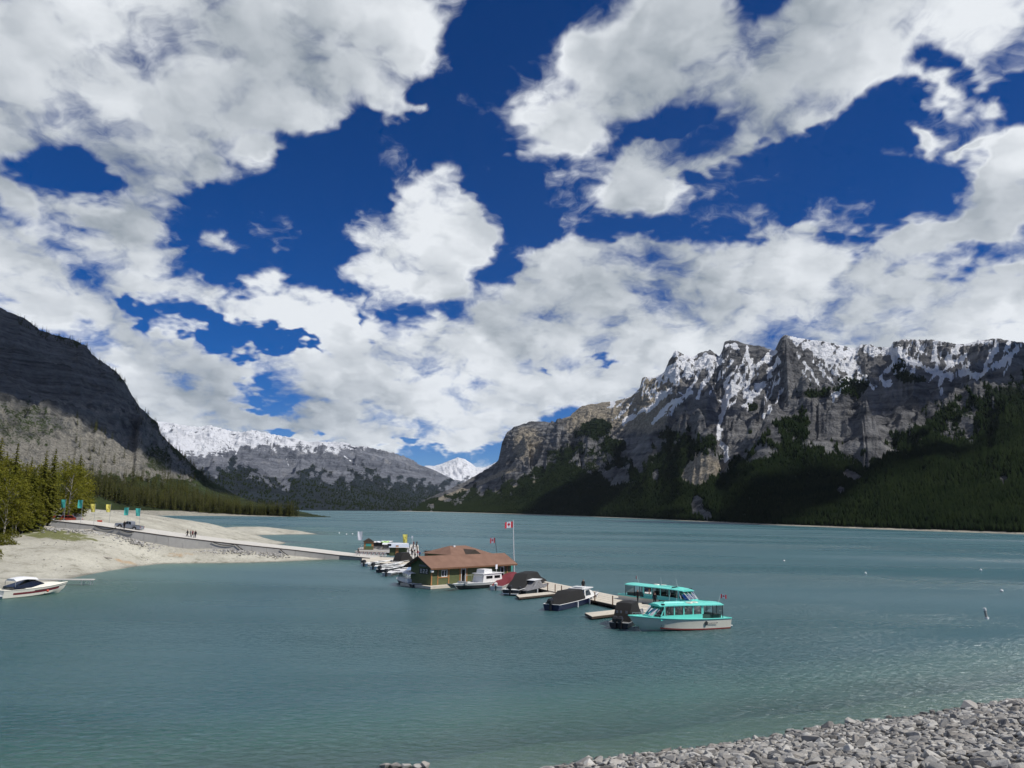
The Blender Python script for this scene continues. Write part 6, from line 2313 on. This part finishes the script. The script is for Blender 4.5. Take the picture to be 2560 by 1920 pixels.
def scatter(md, n, fmask, hlo, hhi, wr, seed, name, label, tmax=.9, base_bias=1.0, umin=-200, umax=2800, keep=None):
    r_ = np.random.default_rng(seed)
    nu, nt_ = md['nu'], int((md['t'][0] <= tmax).sum())
    a = r_.uniform(0, nu - 1.01, n * 4)
    bq = r_.uniform(0, 1, n * 4) ** base_bias * (nt_ - 2)
    ia, ib = a.astype(int), bq.astype(int)
    fa, fb = a - ia, bq - ib

    def bil(Q):
        return Q[ia, ib] * (1 - fa) * (1 - fb) + Q[ia + 1, ib] * fa * (1 - fb) + Q[ia, ib + 1] * (1 - fa) * fb + Q[ia + 1, ib + 1] * fa * fb
    x, y, z, fm, uu = bil(md['x']), bil(md['y']), bil(md['h']), bil(fmask), bil(md['u'])
    patch = fbm(x / 60, y / 60, 3, seed)
    ok = (fm + patch * .25 > r_.uniform(.35, .75, len(x))) & (z > 1.0) & (uu > umin) & (uu < umax)
    idx = np.nonzero(ok)[0][:n]
    cv, cf = cone_tree(1.0, 1.0)
    cnt_ = len(idx)
    hs_ = r_.uniform(hlo, hhi, cnt_)
    rot = r_.uniform(0, 6.28, cnt_)
    V = np.empty((cnt_, len(cv), 3))
    V[..., 0] = (cv[None, :, 0] * np.cos(rot)[:, None] - cv[None, :, 1] * np.sin(rot)[:, None]) * (hs_ * wr)[:, None] + x[idx][:, None]
    V[..., 1] = (cv[None, :, 0] * np.sin(rot)[:, None] + cv[None, :, 1] * np.cos(rot)[:, None]) * (hs_ * wr)[:, None] + y[idx][:, None]
    V[..., 2] = cv[None, :, 2] * hs_[:, None] + z[idx][:, None] - .3
    Fc = cf[None] + (np.arange(cnt_) * len(cv))[:, None, None]
    tone = np.repeat(np.clip(r_.uniform(0, 1, cnt_) + patch[idx] * .5 + .6 * (uu[idx] < 1290), 0, 1.4), len(cv))  # trees on the left slope toned lighter, sunlight put into the colour
    o = mesh_np(name, V.reshape(-1, 3), Fc.reshape(-1, 3), M['forest_far'], False, {'tone': tone})
    return tag(o, label, 'forest', kind='stuff')


scatter(mr, 110000, forest_r, 5, 10, .23, 501, 'forest', 'dark conifer forest covering the lower slopes of the right mountain', .75)
scatter(mf, 3500, forest_f, 7, 12, .35, 502, 'forest', 'bluish conifer forest at the foot of the far snowy range', .5)
# the left wood behind its front row: fuller trees, joined
r_ = np.random.default_rng(77)
for k in range(1500):
    px = r_.uniform(165, 735)
    tq_ = .10 + r_.random() ** 1.4 * .32
    if px > 600 and tq_ > .2:
        continue
    x, y, z = ground_l(px, tq_)
    pu, pv = proj(x, y, z)
    if pv < 1195 + max(0, px - 300) * .06 and r_.random() > .10:
        continue
    V0, F0 = MV[k % 6]
    h_ = r_.uniform(12, 20)
    ro = r_.uniform(0, 6.28)
    V = V0 * np.array([h_ * .85, h_ * .85, h_])
    V = np.stack([V[:, 0] * math.cos(ro) - V[:, 1] * math.sin(ro) + x, V[:, 0] * math.sin(ro) + V[:, 1] * math.cos(ro) + y, V[:, 2] + z - .3], -1)
    fv.append(V)
    ff.append(F0 + nv0)
    nv0 += len(V)
# ridge-line trees and clumps on the talus
for k in range(420):
    px = r_.uniform(-20, 520)
    if r_.random() < .6:
        tq_ = r_.uniform(.93, 1.0)
    else:
        px, tq_ = r_.uniform(330, 480), r_.uniform(.35, .97)
    x, y, z = ground_l(px, tq_)
    V0, F0 = MV[k % 6]
    h_ = r_.uniform(7, 15)
    V = V0 * np.array([h_ * .9, h_ * .9, h_]) + np.array([x, y, z - .3])
    fv.append(V)
    ff.append(F0 + nv0)
    nv0 += len(V)
o = mesh_np('forest', np.concatenate(fv), np.concatenate(ff), M['needle'])
tag(o, 'dense conifer wood behind the front row on the left far shore', 'forest', kind='stuff')

# stones and driftwood on the beach
sv, sf, st_, nv0 = [], [], [], 0
r_ = np.random.default_rng(321)
for k in range(4200):
    if k < 3200:
        x, y = r_.uniform(-125, -38), r_.uniform(104, 250)
        s_ = r_.uniform(.10, .30)
    else:
        q = ramp_at(r_.uniform(130, 720), 0)
        x, y = q[0] + r_.normal(0, .8), q[1] - 1.0 - abs(r_.normal(0, 1.6))
        s_ = r_.uniform(.2, .6)
    z = float(beach_h(np.array([x]), np.array([y]))[0])
    if z < .05 or (k < 3200 and fbm(np.array([x / 12]), np.array([y / 12]), 3, 5)[0] < .05):
        continue
    i = int(r_.integers(16))
    V = SMV[i] * s_
    ro = r_.uniform(0, 6.28)
    V = np.stack([V[:, 0] * math.cos(ro) - V[:, 1] * math.sin(ro) + x, V[:, 0] * math.sin(ro) + V[:, 1] * math.cos(ro) + y, V[:, 2] + z + .04], -1)
    sv.append(V)
    sf.append(SMF[i] + nv0)
    st_.append(np.full(len(V), r_.uniform(.2, 1.1)))
    nv0 += len(V)
V = np.concatenate(sv)
o = mesh_np('beach_stones', V, np.concatenate(sf), M['stone'], False, {'tone': np.concatenate(st_), 'single': np.zeros(len(V))})
tag(o, 'loose pale stones strewn over the beach and along the ramp wall', 'stones', kind='stuff')
M['driftwood'] = paint('bleached_wood', (0.50, 0.46, 0.39), .9, wear=.2)
for k, (px, py, L_, ro, lb) in enumerate([(108, 1311, 5.5, .1, 'bleached driftwood log lying left of the ramp wall top'), (92, 1318, 4.0, -.3, 'short bleached log below the shrubs left of the ramp'), (118, 1320, 3.2, .5, 'bleached log nearest the ramp wall foot'),
                                          (262, 1330, 4.5, .15, 'pale log at the foot of the ramp wall below the yellow flags'), (215, 1327, 3.5, -.1, 'pale log at the ramp wall foot left of the yellow flags'), (262, 1396, 3.6, -.25, 'pale plank lying mid beach beside the ochre stain')]):
    d = ray(px, py)
    p = None
    for dist in np.arange(110, 230, .5):
        p = CAM + d * (dist / math.hypot(d[0], d[1]))
        if p[2] < float(beach_h(np.array([p[0]]), np.array([p[1]]))[0]):
            break
    lg = thing('driftwood_log', lb, 'log', (p[0], p[1], p[2] + .12), ro, 'driftwood on the beach')
    b = MB()
    b.cyl((-L_ / 2, 0, 0), (0, .12, .04), .16, .20, 7)
    b.cyl((0, .12, .04), (L_ / 2, -.1, .0), .20, .10, 7)
    b.build('stem', M['driftwood'], lg, True)
    MB().cyl((L_ * .15, .05, .05), (L_ * .25, .5, .35), .07, .03, 5).build('branch_stub', M['driftwood'], lg)

# ------------------------------------------------------------------ cumulus overhead, outside the view: their shadows lie on the slopes
m, t, out = material('cloud_white')
principled(t, out, (0.85, 0.86, 0.88), 1.0, 0, 0)


def cloud(label, target, alt, rx_, ry_, seed):
    """a flat-based cumulus whose shadow falls on the target point"""
    k = (alt - target[2]) / SUN[2]
    c0 = np.array(target) + SUN * k
    r_ = np.random.default_rng(seed)
    bm = bmesh.new()
    bmesh.ops.create_icosphere(bm, subdivisions=5, radius=1.0)
    P = np.array([v.co[:] for v in bm.verts])
    nn = fbm(P[:, 0] * 2.2 + P[:, 2] + seed, P[:, 1] * 2.2 - P[:, 2] * .7, 5, seed, .6)
    s_ = 1 + .38 * nn
    P = P * s_[:, None]
    P[:, 2] = np.where(P[:, 2] < -.25, -.25 + (P[:, 2] + .25) * .1, P[:, 2])
    for v, p in zip(bm.verts, P):
        v.co = (c0[0] + p[0] * rx_, c0[1] + p[1] * ry_, c0[2] + p[2] * min(rx_, ry_) * .45)
    me = bpy.data.meshes.new('cloud')
    bm.to_mesh(me)
    bm.free()
    me.polygons.foreach_set('use_smooth', [True] * len(me.polygons))
    me.materials.append(m)
    o = bpy.data.objects.new('cloud', me)
    col.objects.link(o)
    return tag(o, label, 'cloud', kind='stuff')


cloud('white cumulus overhead shading the upper left mountain', (-800, 1270, 300), 4600, 560, 385, 5)


def on_massif(md, px, py):
    k = np.argmin((md['u'] - px) ** 2 + (md['v'] - py) ** 2 + (md['t'] > 1) * 1e6)
    return tuple(float(md[q].ravel()[k]) for q in ('x', 'y', 'h'))


cloud('white cumulus overhead shading the foot of the right mountain', on_massif(mr, 1510, 1205), 4600, 180, 290, 8)
cloud('white cumulus overhead shading the right mountain shoulder', on_massif(mr, 2500, 925), 4600, 260, 300, 14)
cloud('white cumulus overhead shading the forest at the lake end', on_massif(mr, 1950, 1245), 4600, 190, 110, 17)

# ------------------------------------------------------------------ the air over the lake
m, t, out = material('haze')
pvn = t.new('ShaderNodeVolumePrincipled')
pvn.inputs['Color'].default_value = (0.72, 0.84, 1.0, 1)
pvn.inputs['Density'].default_value = HAZE_DENSITY = 1.2e-5
pvn.inputs['Anisotropy'].default_value = 0.2
t.l.new(pvn.outputs[0], out.inputs['Volume'])
b = MB()
b.box((0, 5200, 700), (26000, 17600, 1416))
o = b.build('haze', m)
tag(o, 'thin blue haze over the lake and mountains', 'haze', kind='stuff')
